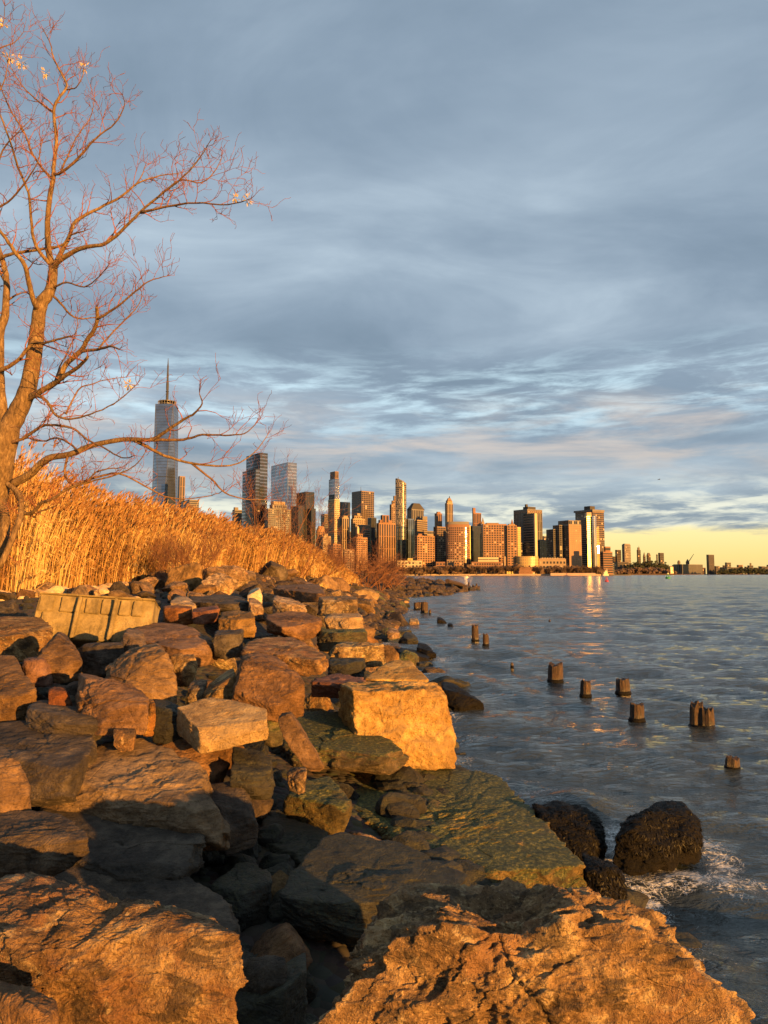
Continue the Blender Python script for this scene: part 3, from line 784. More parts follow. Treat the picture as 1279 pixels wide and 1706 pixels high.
R('stone_slab', 'bright middle block of the stack of rough ledges by the water', 'granite',
  [(540, 1032), (570, 1028), (602, 1028)], [(545, 1022), (598, 1021)], [(556, 1048), (605, 1050)], Y=15.2, lvl=6, tilt=0.05, cat='stone')
R('stone_slab', 'dark lower block of the stack of rough ledges by the water', 'moss',
  [(528, 1056), (570, 1056), (607, 1053)], [(535, 1048), (605, 1047)], [(530, 1074), (610, 1072)], Y=14.3, lvl=6, tilt=0.03, cat='stone')
R('stone_slab', 'knobbly lit ledge stepping out below the stack of rough ledges', 'ochre',
  [(552, 1078), (600, 1080), (637, 1078)], [(560, 1068), (605, 1070), (632, 1072)], [(552, 1098), (600, 1100), (640, 1094)], Y=13.0, lvl=6, tilt=0.03, rough=1.5, cat='stone')
R('stone_slab', 'dark block in the gap below the knobbly lit ledge', 'dark',
  [(550, 1102), (605, 1102)], [(552, 1094), (605, 1095)], [(548, 1124), (606, 1122)], Y=12.2, lvl=6, cat='stone')
R('rock', 'golden topped rock just behind the big golden granite block', 'granite',
  [(600, 1130), (660, 1132), (712, 1132)], [(625, 1114), (662, 1097), (682, 1101), (702, 1122)], [(600, 1144), (714, 1142)], Y=11.4, lvl=6, flat=0.14)
R('brick_rubble', 'crumbling red rubble lump on the ledge behind the golden granite block', 'red',
  [(520, 1136), (570, 1138), (606, 1136)], [(530, 1126), (570, 1122), (605, 1126)], [(520, 1150), (606, 1142)], Y=11.0, lvl=5, rough=1.6, cat='rubble')
R('stone_slab', 'long thin flat slab near the far end of the reeds', 'brown',
  [(450, 980), (520, 980), (541, 990)], [(458, 974), (530, 972)], [(455, 988), (500, 994), (541, 996)], Y=19.5, lvl=6, flat=0.06, cat='stone')
R('rock', 'tilted slab with lit edge left of the topmost ledge block', 'ochre',
  [(455, 1000), (500, 1008), (512, 1014)], [(457, 991), (480, 994), (508, 1008)], [(456, 1012), (510, 1020)], Y=16.0, lvl=5, tilt=0.1)
R('boulder', 'dark rounded boulder with a flat lit face in the upper left rocks', 'brown',
  [(363, 1032), (400, 1030), (424, 1036)], [(367, 1018), (390, 1016), (415, 1021)], [(364, 1050), (395, 1053), (425, 1047)], Y=13.3, lvl=6, tilt=0.1, cat='boulder')
R('rock', 'reddish oblong rock below the cream cobble in the upper left rocks', 'red',
  [(273, 1012), (320, 1014)], [(275, 1008), (318, 1010)], [(274, 1026), (310, 1032), (320, 1022)], Y=15.5, lvl=5)
R('rock', 'cream rounded rock lying on the reddish oblong rock', 'pale',
  [(283, 1004), (305, 1006), (326, 1008)], [(292, 993), (312, 994)], [(284, 1010), (326, 1012)], Y=16.6, lvl=5, cat='rock')
R('rock', 'white triangular stone standing upright before the reeds', 'pale',
  [(411, 992), (432, 982), (436, 990)], [(418, 984), (432, 977)], [(412, 995), (428, 1000), (436, 994)], Y=18.5, lvl=5)
R('boulder', 'long grey boulder with flat pale top in the upper left rocks', 'grey',
  [(316, 1002), (370, 1006), (412, 1004)], [(318, 992), (350, 990), (400, 992)], [(330, 1014), (390, 1020), (415, 1018)], Y=16.2, lvl=6, flat=0.05, cat='boulder')
R('rock', 'reddish lumpy rock below the long grey boulder', 'red',
  [(320, 1020), (345, 1018), (366, 1014)], [(325, 1013), (362, 1010)], [(322, 1030), (355, 1031)], Y=14.8, lvl=5)
R('rock', 'lit rock right of the long grey boulder', 'ochre',
  [(415, 1004), (436, 1008)], [(412, 996), (430, 998)], [(416, 1020), (428, 1024), (440, 1014)], Y=16.0, lvl=5)
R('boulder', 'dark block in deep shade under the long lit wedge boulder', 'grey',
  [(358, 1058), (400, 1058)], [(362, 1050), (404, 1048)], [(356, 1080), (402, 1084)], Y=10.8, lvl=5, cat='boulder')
R('rock', 'dark thin plate of stone propped below the broken concrete block', 'grey',
  [(135, 1076), (170, 1074), (205, 1076)], [(135, 1072), (205, 1070)], [(140, 1110), (200, 1104)], Y=9.7, lvl=5)
R('rock', 'orange lit rock touching the right foot of the broken concrete block', 'brown',
  [(206, 1056), (230, 1064), (240, 1080)], [(212, 1048), (240, 1052)], [(196, 1084), (226, 1090), (244, 1086)], Y=9.9, lvl=5)
R('rock', 'russet rock left of the pyramid shaped one', 'red',
  [(36, 1104), (70, 1098), (88, 1110)], [(40, 1096), (76, 1092)], [(44, 1122), (86, 1126)], Y=8.6, lvl=5)
R('rock', 'small russet rock in front of the slanting flat faced rock', 'red',
  [(88, 1150), (108, 1150), (116, 1168)], [(92, 1143), (106, 1143)], [(80, 1172), (120, 1172)], Y=7.4, lvl=5)
R('rock', 'low rock with a bright corner in front of the slanting flat faced rock', 'grey',
  [(40, 1178), (120, 1196), (170, 1206)], [(60, 1168), (120, 1172), (150, 1184)], [(50, 1200), (150, 1220), (176, 1216)], Y=6.9, lvl=6)
R('rock', 'little square lit stone below the slanting flat faced rock', 'ochre',
  [(190, 1216), (222, 1222)], [(196, 1206), (226, 1214)], [(188, 1232), (222, 1232)], Y=6.6, lvl=5)
R('rock', 'three sided lit stone at the right foot of the slanting flat faced rock', 'ochre',
  [(236, 1182), (252, 1170)], [(244, 1164), (254, 1166)], [(234, 1204), (258, 1208)], Y=7.0, lvl=5)
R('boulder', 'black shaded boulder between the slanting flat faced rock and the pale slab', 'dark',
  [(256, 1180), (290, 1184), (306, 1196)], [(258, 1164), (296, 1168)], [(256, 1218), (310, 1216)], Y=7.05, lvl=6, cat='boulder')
R('rock', 'dark mossy stone in front of the humped brown boulder', 'moss',
  [(440, 1198), (466, 1200)], [(438, 1182), (466, 1184)], [(440, 1222), (470, 1226)], Y=7.6, lvl=5)
# weedy rocks in the water
def weed(o, n, seed):
    r = np.random.default_rng(seed)
    me = o.data
    co = np.empty(len(me.vertices) * 3, np.float32); me.vertices.foreach_get('co', co); co = co.reshape(-1, 3)
    no = np.empty(len(me.vertices) * 3, np.float32); me.vertices.foreach_get('normal', no); no = no.reshape(-1, 3)
    top = np.where(co[:, 2] > co[:, 2].max() * 0.35)[0]
    mb = MB()
    for i in r.choice(top, n):
        p, nn = Vector(co[i]), Vector(no[i])
        dn = Vector((r.normal(0, 0.5), r.normal(0, 0.5), -0.8)); dn = (dn - nn * dn.dot(nn))
        if dn.length < 0.1: dn = nn.orthogonal()
        dn.normalize()
        sd = nn.cross(dn) * r.uniform(0.0018, 0.0042)
        L = r.uniform(0.03, 0.08)
        pts = [p + nn * 0.004, p + dn * L * 0.4 + nn * (0.006 + r.uniform(0, 0.006)), p + dn * L + nn * r.uniform(-0.006, 0.004)]
        mb.poly([pts[0] - sd, pts[0] + sd, pts[1] + sd * 1.3, pts[1] - sd * 1.3])
        mb.poly([pts[1] - sd * 1.3, pts[1] + sd * 1.3, pts[2] + sd * 0.3, pts[2] - sd * 0.3])
    mb.build('seaweed', M['seaweed'], o, kind='stuff')
M['seaweed'] = plain('wet_seaweed', (0.006, 0.0045, 0.002), 0.55, 0.6, 30, 0.2)
a = R('weedy_rock', 'dark weed covered rock washed by a breaking wave beside the great green slab', 'weed',
      [(888, 1352), (940, 1352), (1000, 1372)], [(900, 1338), (925, 1332), (972, 1346)], [(900, 1402), (960, 1424), (1008, 1404)], Y=8.3, lvl=7, lean=0.3, rough=1.5, rnd=0.03, crag=0.6)
weed(a, 2200, 1)
a = R('weedy_rock', 'biggest weed covered rock standing alone in the water at the right', 'weed',
      [(1036, 1372), (1085, 1350), (1145, 1350), (1166, 1372)], [(1085, 1342), (1109, 1331), (1142, 1344)], [(1024, 1385), (1060, 1410), (1112, 1426), (1164, 1402)], Y=8.2, lvl=7, lean=0.3, rough=1.5, rnd=0.03, crag=0.6)
weed(a, 2600, 2)
a = R('weedy_rock', 'low weed covered rock at the corner of the great green slab', 'weed',
      [(975, 1440), (1020, 1448), (1046, 1478)], [(972, 1428), (1000, 1430), (1030, 1448)], [(975, 1500), (1046, 1500)], Y=7.0, lvl=7, lean=0.1, rough=1.5, rnd=0.03, crag=0.6)
weed(a, 1500, 3)
a = R('weedy_rock', 'black weedy rock sliding into the water right of the big golden granite block', 'weed',
      [(738, 1150), (765, 1152), (800, 1168)], [(736, 1134), (752, 1136), (770, 1150)], [(742, 1178), (775, 1178), (804, 1170)], Y=16.8, lvl=6, lean=0.2)
a = R('weedy_rock', 'small black rock awash close to the dark pointed shore rock', 'weed', [(695, 1082), (720, 1084)], [(697, 1070), (712, 1072)], [(694, 1092), (728, 1090)], Y=27, lvl=5)
a = R('weedy_rock', 'long black rock awash in front of the golden topped rock', 'weed', [(664, 1086), (690, 1094), (718, 1097)], [(664, 1078), (700, 1086)], [(668, 1096), (720, 1101)], Y=26, lvl=5)
a = R('weedy_rock', 'dark pointed rock at the waterline beyond the stack of ledges', 'dark', [(668, 1064), (690, 1062), (698, 1067)], [(676, 1052), (688, 1056)], [(664, 1068), (698, 1068)], Y=32, lvl=5)
R('rock', 'lit brown rock at the waterline beyond the knobbly ledge', 'ochre', [(645, 1052), (664, 1054)], [(648, 1047), (662, 1048)], [(644, 1060), (666, 1060)], Y=32, lvl=5)
R('rock', 'small square lit rock near the far pile cluster', 'ochre', [(681, 1034), (696, 1034)], [(682, 1030), (695, 1030)], [(681, 1042), (698, 1042)], Y=44, lvl=4)
R('weedy_rock', 'tiny dark rock awash right of the far pile cluster', 'weed', [(728, 1030), (741, 1034)], [(730, 1028), (738, 1030)], [(728, 1037), (744, 1037)], Y=45, lvl=4)
R('weedy_rock', 'tiniest dark rock out in the water beyond the pair of piles', 'weed', [(746, 1040), (754, 1041)], [(747, 1038), (753, 1039)], [(745, 1044), (755, 1044)], Y=42, lvl=4)

for nm, x, y in (('the broad orange boulder', 190, 1570), ('the grey flat top', 70, 1390), ('the largest mid left boulder', 240, 1300), ('the left edge boulder', 30, 1140),
                 ('the broken concrete block', 140, 1025), ('the pyramid shaped rock', 100, 1090), ('the tall rounded boulder', 235, 1115), ('the slanting flat faced rock', 190, 1165), ('the wide dark slab boulder', 290, 1060),
                 ('the humped brown boulder', 445, 1130), ('the pale square slab', 370, 1190), ('the upright slab', 505, 1240), ('the golden granite block', 660, 1205), ('the great green slab', 750, 1370), ('the huge ochre boulder', 870, 1580),
                 ('the long lit wedge boulder', 475, 1085), ('the striped humped boulder', 490, 1035), ('the stack of ledges', 568, 1030), ('the dark rounded boulder', 392, 1035), ('the cream cobble', 304, 1003), ('the white triangular stone', 424, 987),
                 ('the long thin flat slab', 495, 982), ('the knobbly ledge', 595, 1085), ('the far pile cluster', 702, 1012), ('the pair of piles', 800, 1060), ('the last reeds', 540, 950), ('the low waterline bush', 655, 957), ('the russet bushes', 600, 950), ('the rocky spit', 720, 975), ('the dark ridged slab', 610, 1450), ('the black pointed shore rock', 682, 1060), ('the corner of the bay', 670, 1000)):
    REFS.append((nm, x, y))
# ------------------------------------------------------------------ filler rocks between the big ones (shared meshes)
def proto(seed, lvl, mat, flat):
    r = np.random.default_rng(seed)
    pts = []
    for _ in range(14):
        p = r.normal(size=3); p /= np.linalg.norm(p)
        pts.append(Vector((p[0] * 0.62, p[1] * 0.5, p[2] * flat)))
    c, v, tr = rock_verts(pts, lvl, seed, rnd=0.03, chips=6)
    me = mesh_np('rock', v, tr, M[mat])
    return me
kinds = ['brown', 'brown', 'grey', 'ochre', 'red', 'moss', 'dark']
protos = {k: [proto(900 + i * 17 + q, 6, k, (0.28, 0.38, 0.46)[q]) for q in range(3)] for i, k in enumerate(dict.fromkeys(kinds))}
protos['pale'] = [proto(1500 + q, 5, 'pale', (0.3, 0.42, 0.5)[q]) for q in range(3)]
hero_c = []
for o, pts in HERO:
    c = sum(pts, Vector()) / len(pts)
    hero_c.append((c.x, c.y, 0.62 * max((p - c).length for p in pts)))
hero_c = np.array(hero_c)
placed = []
used = {}
def uniq(label):
    used[label] = used.get(label, 0) + 1
    k = used[label]
    return label if k == 1 else {2: 'second ', 3: 'third ', 4: 'fourth ', 5: 'fifth '}.get(k, 'further ') + label
CNAME = {'brown': 'brown', 'grey': 'grey', 'ochre': 'ochre', 'red': 'russet', 'moss': 'mossy', 'dark': 'blackish', 'pale': 'pale'}
def rock_label(p, s, mat, smax):
    x, y = proj(p)
    nm, rx, ry = min(REFS, key=lambda q: (q[1] - x) ** 2 + 2.2 * (q[2] - y) ** 2)
    dx, dy = x - rx, y - ry
    rel = ('left of' if dx < 0 else 'right of') if abs(dx) > 1.3 * abs(dy) else ('behind' if dy < 0 else 'in front of')
    if 0.5 < abs(dx) / (abs(dy) + 1e-6) <= 1.3: rel += (' and left of' if dx < 0 else ' and right of')
    near = 'just ' if abs(dx) + abs(dy) < 45 else ''
    size = 'small' if s < smax * 0.5 else ('middling' if s < smax * 0.78 else 'large')
    return '%s %s rock %s%s %s' % (size, CNAME[mat], near, rel, nm)
def scatter(n, xr, yr, sizes, mats, label, group, seed, cond, sink=0.35, name='rock', gap=0.5, tries=60):
    r = np.random.default_rng(seed)
    got = 0
    for _ in range(n * tries):
        if got >= n: break
        y = math.exp(r.uniform(math.log(yr[0]), math.log(yr[1])))
        x = r.uniform(xr[0], xr[1]) * (1 if abs(xr[0]) > 1.5 else y)
        s = r.uniform(*sizes)
        z = float(ground_z(x, y)[0])
        if not cond(x, y, z): continue
        if len(hero_c) and (np.hypot(hero_c[:, 0] - x, hero_c[:, 1] - y) < hero_c[:, 2] * 0.8 + s * 0.3).any(): continue
        if placed:
            pa = np.array(placed)
            if (np.hypot(pa[:, 0] - x, pa[:, 1] - y) < gap * (pa[:, 2] + s)).any(): continue
        mt = mats[r.integers(len(mats))]
        me = protos[mt][r.integers(3)]
        o = link(bpy.data.objects.new(name, me))
        o.location = (x, y, z + s * (0.32 - sink * 0.5))
        o.rotation_euler = (r.normal(0, 0.3), r.normal(0, 0.3), r.uniform(0, 6.28))
        o.scale = (s, s * r.uniform(0.8, 1.15), s * r.uniform(0.75, 1.2))
        lb = rock_label((x, y, z), s, mt, sizes[1])
        tag(o, uniq(lb), 'rock', group)
        placed.append((x, y, s)); got += 1
    return got
ld = lambda x, y: float(land_dist(np.array([x]), np.array([y]))[0])
reed_line = [(-26.0, 15.5), (-10.6, 19.5), (-9.3, 27.0), (-7.9, 38.0), (-4.9, 57.0), (-2.2, 76.0)]
def reed_x(y):
    return float(np.interp(y, [p[1] for p in reed_line], [p[0] for p in reed_line])) if y > 15.5 else -99
scatter(34, (-0.58, 0.06), (4.6, 11.5), (0.35, 0.8), ['brown', 'grey', 'dark', 'dark'], '', 'filler rocks among the near boulders', 5, lambda x, y, z: ld(x, y) > 1.2)
scatter(75, (-0.56, 0.0), (11.0, 22.0), (0.3, 0.85), ['brown', 'brown', 'ochre', 'grey', 'grey'], 'rough brown rock in the bank below the reeds', 'rocks of the bank below the reeds', 6, lambda x, y, z: ld(x, y) > 2.0 and x > reed_x(y) + 0.3)
scatter(70, (-0.34, 0.06), (19.0, 60.0), (0.7, 2.1), ['brown', 'ochre', 'brown', 'brown', 'grey'], 'sunlit rock on the far part of the bank', 'rocks on the far part of the bank', 8, lambda x, y, z: ld(x, y) > 2.0 and x > reed_x(y) + 0.2)
scatter(110, (-0.12, 0.16), (13.0, 85.0), (0.6, 2.2), ['dark', 'moss', 'brown', 'grey'], 'dark damp rock along the tide line', 'dark rocks along the tide line', 9, lambda x, y, z: -0.3 < ld(x, y) < 2.6 + 0.04 * y, sink=0.5)

def rubble(name, n, seed, mat, pick, sizes, lvl=3):
    r = np.random.default_rng(seed)
    dirs, tr = ico(lvl)
    V, T = [], []
    got = 0
    xs, ys = pick(r, n * 6)
    d = land_dist(xs, ys); zz = ground_z(xs, ys)
    for x, y, dd, z in zip(xs, ys, d, zz):
        if got >= n: break
        if not sizes[2](x, y, dd): continue
        s = (sizes[0] + (sizes[1] - sizes[0]) * r.uniform(0, 1) ** 2.2 * 1.6) * (1 + y * sizes[3])
        q = dirs * np.array([s, s * r.uniform(0.6, 1), s * r.uniform(0.4, 0.75)]) * 0.5
        q = np.sign(q) * np.abs(q) ** 0.85 * (s * 0.5) ** 0.15
        q = q * (1 + 0.35 * perlin(dirs * 1.3 + r.uniform(0, 50, 3)))[:, None]
        a_ = r.uniform(0, 6.28); ca, sa = math.cos(a_), math.sin(a_)
        tl = r.normal(0, 0.35); ct, st_ = math.cos(tl), math.sin(tl)
        q = q @ np.array([[ca, sa, 0], [-sa, ca, 0], [0, 0, 1]]) @ np.array([[1, 0, 0], [0, ct, st_], [0, -st_, ct]])
        V.append(q + np.array([x, y, z + s * 0.12])); T.append(tr + got * len(dirs)); got += 1
    o = link(bpy.data.objects.new(name, mesh_np(name, np.concatenate(V), np.concatenate(T), M[mat], smooth=False)))
    tag(o, {'pebbles': 'loose stones filling the gaps of the rocky bank', 'cobbles': 'pale cobbles heaped along the foot of the reeds', 'far_rubble': 'mass of small broken rocks along the far shore and spit', 'dark_shingle': 'dark wet shingle along the tide line'}[name], 'stones', kind='stuff')
def pick_log(x0, x1, y0, y1):
    return lambda r, n: (lambda ys: (r.uniform(x0, x1, n) * ys, ys))(np.exp(r.uniform(math.log(y0), math.log(y1), n)))
rubble('pebbles', 900, 21, 'dark', pick_log(-0.6, 0.4, 4, 22), (0.07, 0.22, lambda x, y, d: d > 3.0 and x > reed_x(y), 0.0))  # dark material puts the near-black shade of the gaps into the stones
rubble('cobbles', 420, 22, 'pale', lambda r, n: (lambda ys: (np.array([reed_x(q) for q in ys]) + r.gamma(1.6, 0.45, n), ys))(np.exp(r.uniform(math.log(16.5), math.log(62), n))), (0.10, 0.30, lambda x, y, d: d > 1.5, 0.012))
rubble('far_rubble', 2600, 23, 'grey', pick_log(-0.2, 0.17, 30, 165), (0.10, 0.5, lambda x, y, d: d > 0.0 and x > reed_x(min(y, 76)) - 2, 0.012))
rubble('dark_shingle', 1500, 24, 'dark', pick_log(-0.08, 0.45, 4.5, 150), (0.12, 0.4, lambda x, y, d: -0.25 < d < 2.0, 0.014))

# ------------------------------------------------------------------ broken concrete block
def concrete_block():
    Y = 12.0
    bl, br = at_y(62, 1056, Y - 0.1), at_y(237, 1056, Y + 0.05)
    tl, tr = at_y(48, 991, Y + 0.1), at_y(240, 1003, Y + 0.25)
    ux = (tr - tl); wdt = ux.length; ux.normalize()
    uz = ((tl + tr) * 0.5 - (bl + br) * 0.5); hgt = uz.length; uz = (uz - ux * uz.dot(ux)).normalized()
    uy = uz.cross(ux)          # into the block, away from the viewer
    org = (bl + br) * 0.5
    t = thing('concrete_block', 'broken ribbed concrete block with yellow stained face standing among the rocks', 'concrete block', org)
    def bx(name, u0, u1, v0, v1, y0, y1):
        mb = MB()
        c = ux * (u0 + u1) / 2 * wdt + uz * (v0 + v1) / 2 * hgt + uy * (y0 + y1) / 2
        mb.box(c, ux * (u1 - u0) / 2 * wdt, uy * (y1 - y0) / 2, uz * (v1 - v0) / 2 * hgt)
        me = mb.mesh(name, M['concrete'])
        bm = bmesh.new(); bm.from_mesh(me)
        bmesh.ops.recalc_face_normals(bm, faces=bm.faces)
        bmesh.ops.bevel(bm, geom=bm.edges[:], offset=0.012, segments=2, affect='EDGES')
        bmesh.ops.subdivide_edges(bm, edges=[e for e in bm.edges if e.calc_length() > 0.12], cuts=6, use_grid_fill=True)
        vs = np.array([v.co[:] for v in bm.verts])
        nn = fbm(vs * 5 + 4, 3)
        for v, k in zip(bm.verts, nn): v.co += v.normal * 0.012 * k
        bm.to_mesh(me); bm.free()
        return link(bpy.data.objects.new(name, me), t)
    bx('slab', -0.5, 0.5, -0.2, 1.0, 0.0, 0.45)
    bx('cap', -0.51, 0.505, 1.003, 1.05, -0.035, 0.47)
    bx('ledge', -0.43, 0.49, -0.2, 0.50, -0.06, -0.003)
    for u0, u1 in ((-0.30, -0.15), (-0.085, 0.035), (0.055, 0.155), (0.21, 0.30), (0.325, 0.41)):
        bx('panel', u0, u1, 0.54, 0.95, -0.05, -0.003)
    bx('panel', -0.485, -0.36, 0.54, 0.97, -0.03, -0.003)
    for u0 in (-0.125, 0.185):
        bx('rib', u0 - 0.014, u0 + 0.014, -0.2, 0.92, -0.17, -0.063)
concrete_block()

# ------------------------------------------------------------------ timber piles in the water
def pile(px, ytop, ybase, wpx, label, seed, group='old timber piles standing in the water', parts=1):
    r = random.Random(seed)
    b = at_z(px, ybase, 0.0)
    hgt = at_y(px, ytop, b.y).z
    rr = wpx / FPX * b.y / 2
    t = thing('timber_pile', label, 'pile', b, 0, group)
    def post(ox, oy, rad_, h_, name):
        mb = MB()
        n, ph = 14, r.uniform(0, 6)
        prof = [1 + 0.05 * math.sin(3 * a_ * 6.28 / n + ph) + 0.05 * math.sin(5 * a_ * 6.28 / n + 2 * ph) + r.uniform(-0.05, 0.05) for a_ in range(n)]
        levels = [-0.8, 0.0, 0.35 * h_, 0.7 * h_, h_]
        i0 = len(mb.v)
        lx, ly = r.uniform(-0.04, 0.04), r.uniform(-0.04, 0.04)
        for li, z in enumerate(levels):
            for a_ in range(n):
                q = 6.2832 * a_ / n
                k = rad_ * prof[a_] * (1.0, 1.0, 1.0, 0.98, 0.9)[li]
                zz = z + (r.uniform(-0.18, 0.08) * min(h_, 0.5) if li == 4 else 0)
                mb.v.append((ox + k * math.cos(q) + lx * z, oy + k * math.sin(q) + ly * z, zz))
        for li in range(4):
            for a_ in range(n):
                a2 = (a_ + 1) % n
                mb.f.append((i0 + li * n + a_, i0 + li * n + a2, i0 + (li + 1) * n + a2, i0 + (li + 1) * n + a_))
        c = len(mb.v); mb.v.append((ox + lx * h_, oy + ly * h_, h_ * 0.93))
        for a_ in range(n): mb.f.append((i0 + 4 * n + a_, i0 + 4 * n + (a_ + 1) % n, c))
        return mb.build(name, M['pile'], t, smooth=False)
    if parts == 1: post(0, 0, rr, hgt, 'post')
    else:
        post(-rr * 0.36, 0.05, rr * 0.6, hgt, 'post'); post(rr * 0.40, -0.08, rr * 0.62, hgt * 0.84, 'post')
    mb = MB()
    mb.tube([(0, 0, -0.02 + q * 0.05) for q in range(3)], [rr * 1.16, rr * 1.2, rr * 1.08], 12)
    mb.build('weed_collar', M['weed'], t, smooth=True)
    return t
pile(925, 1105, 1136, 23, 'broad dark pile leftmost of the row of five', 1)
pile(975.5, 1133, 1161, 17, 'slender straight pile right of the broad dark one', 2)
pile(1038, 1131, 1156, 22, 'stout pile highest in the picture of the right hand four', 3)
pile(1061, 1172, 1202, 23, 'grooved pile below the stout pile, midway in the row', 4)
pile(1169, 1171, 1214, 36, 'thick double pile, tallest at the right', 5, parts=2)
pile(1220, 1261, 1285, 22, 'short rounded pile stump nearest the right edge', 6)
pile(791.5, 1041, 1068, 12, 'taller of the pair of piles near the shore', 7)
pile(809, 1056, 1076, 10, 'shorter pointed one of the pair of piles near the shore', 8)
pile(853, 1104, 1113, 5, 'tiny broken pile stub left of the row of five', 9)
pile(915.5, 1032, 1037, 3, 'tiny far pile stub out in open water', 10)
pile(694, 1003, 1015, 9, 'dark pile at the left of the far cluster', 11, 'far cluster of old piles')
pile(700, 1003, 1014, 7, 'middle pile of the far cluster', 12, 'far cluster of old piles')
pile(706.5, 1003, 1022, 12, 'sunlit front pile of the far cluster', 13, 'far cluster of old piles')
pile(716, 1016, 1023, 4, 'low stump at the right of the far cluster', 14, 'far cluster of old piles')
for i, (px, yt, yb) in enumerate(((771, 976, 984), (781, 970, 982), (788, 974, 982), (794, 972, 981), (798, 976, 981))):
    pile(px, yt, yb, 3, ('first', 'second', 'third', 'fourth', 'last')[i] + ' rotten stake from the left at the tip of the far rocky spit', 20 + i, 'stakes at the tip of the spit')
mb = MB(); p0, p1 = at_y(745, 968, 128), at_y(779, 978, 142)
mb.tube([p0, (p0 + p1) / 2 + Vector((0, 0, 0.1)), p1], [0.4, 0.4, 0.3], 7)
tag(mb.build('timber_log', M['pile'], None), 'long dark timber sloping down the end of the rocky spit', 'log')

# ------------------------------------------------------------------ the bare tree
TY = 11.0
PXM = TY / FPX
limbs = []       # (points, radii)
def near_limb(px, py):
    best, bd = None, 1e9
    for pts, rs, pix in limbs:
        for p, q in zip(pts, pix):
            d = math.hypot(q[0] - px, q[1] - py)
            if d < bd: bd, best = d, p
    return (best.y if best is not None and bd < 22 else TY)
def limb(path, r0, r1, drift=0.0, rs=None, jit=0.10):
    rr = random.Random(len(limbs) * 7 + 1)
    Y0 = near_limb(*path[0])
    n = len(path)
    # densify with Catmull-Rom
    P_ = [path[0]] + list(path) + [path[-1]]
    pix = []
    for i in range(1, n):
        for s in range(4):
            t = s / 4
            q = []
            for k in (0, 1):
                a_, b_, c_, d_ = P_[i - 1][k], P_[i][k], P_[i + 1][k], P_[min(i + 2, n + 1)][k]
                q.append(0.5 * (2 * b_ + (c_ - a_) * t + (2 * a_ - 5 * b_ + 4 * c_ - d_) * t * t + (3 * b_ - a_ - 3 * c_ + d_) * t ** 3))
            pix.append((q[0] + rr.uniform(-0.6, 0.6), q[1] + rr.uniform(-0.6, 0.6)))
    pix.append(path[-1])
    m_ = len(pix)
    pts, rads = [], []
    for i, (a_, b_) in enumerate(pix):
        f = i / (m_ - 1)
        pts.append(at_y(a_, b_, Y0 + drift * f + jit * math.sin(f * 5 + len(limbs)) * f))
        rads.append((r0 + (r1 - r0) * f ** 0.8) * PXM * (1 + rr.uniform(-0.04, 0.04)))
    limbs.append((pts, rads, pix))
TR = lambda *p: [(p[i], p[i + 1]) for i in range(0, len(p), 2)]
limb(TR(-62, 1010, -50, 930, -30, 870, -8, 815, 4, 760, 14, 708), 27, 19, 0)                     # trunk
limb(TR(14, 715, 28, 688, 44, 655, 54, 610, 60, 565, 66, 515, 72, 500, 82, 487, 87, 467, 88, 445), 17, 7.5, 0.2)   # right stem
limb(TR(8, 720, 0, 670, -3, 600, 0, 550, 8, 525, 11, 478, 6, 440, -8, 400), 12, 3.5, 0.5)   # left stem
NTRUNK = 3
limb(TR(66, 513, 58, 508, 49, 476, 41, 443, 23, 417, 5, 391, -12, 368), 5.5, 2.2, -0.8)
limb(TR(88, 447, 81, 417, 79, 382, 82, 335, 88, 300, 90, 274, 94, 235, 89, 186, 100, 160, 111, 143, 98, 115, 88, 94, 84, 74, 72, 49), 6, 0.7, 0.5)
limb(TR(89, 446, 99, 434, 122, 419, 145, 411, 174, 406, 199, 387, 232, 355, 270, 322, 298, 301, 328, 270, 348, 238), 5.2, 0.6, -1.3)
limb(TR(235, 354, 278, 344, 324, 338, 379, 341, 418, 331), 2.4, 0.6, -0.8)
limb(TR(270, 322, 301, 300, 336, 304, 360, 281, 369, 262), 1.8, 0.5, 0.6)
limb(TR(92, 440, 101, 422, 115, 394, 127, 368, 164, 347, 204, 326, 228, 306, 266, 293, 300, 288), 5, 0.7, 1.0)
limb(TR(225, 309, 236, 292, 243, 272), 1.6, 0.6, 0.3)
limb(TR(90, 290, 106, 285, 137, 256, 158, 231, 192, 205, 207, 176, 204, 158), 3, 0.5, -0.9)
limb(TR(100, 288, 112, 262, 127, 229, 152, 192, 157, 162), 2, 0.5, 0.8)
limb(TR(84, 440, 66, 420, 55, 395, 52, 370, 47, 321, 30, 280, 20, 246, 0, 191), 3.4, 1.3, -0.9)
limb(TR(89, 188, 65, 170, 39, 145, 25, 125, 6, 90), 1.8, 0.6, 0.7)
limb(TR(88, 300, 70, 280, 55, 258, 39, 219, 20, 188, 4, 154, -3, 130), 2.6, 0.9, 0.9)
limb(TR(111, 149, 127, 145, 138, 125, 140, 108), 1.4, 0.4, -0.3)
limb(TR(-12, 436, 0, 430, 23, 422, 70, 415, 101, 409, 118, 392, 140, 385), 4, 1.0, -0.4)
limb(TR(-8, 622, 0, 617, 28, 602, 54, 572, 72, 572, 94, 566, 118, 560), 4.4, 1.4, -0.7)
limb(TR(50, 662, 63, 654, 91, 638, 105, 628, 131, 611, 146, 594), 6, 2.2, -0.9)
limb(TR(98, 632, 110, 607, 134, 585, 145, 565, 158, 546, 162, 525, 161, 511), 5, 2.4, -0.5)
limb(TR(134, 586, 162, 582, 185, 577, 198, 582), 3, 1.2, -0.6)
limb(TR(162, 531, 188, 516, 218, 492, 246, 469, 278, 460), 2.4, 0.6, -0.5)
limb(TR(165, 580, 171, 572, 209, 532, 232, 506, 236, 486), 2, 0.5, 0.6)
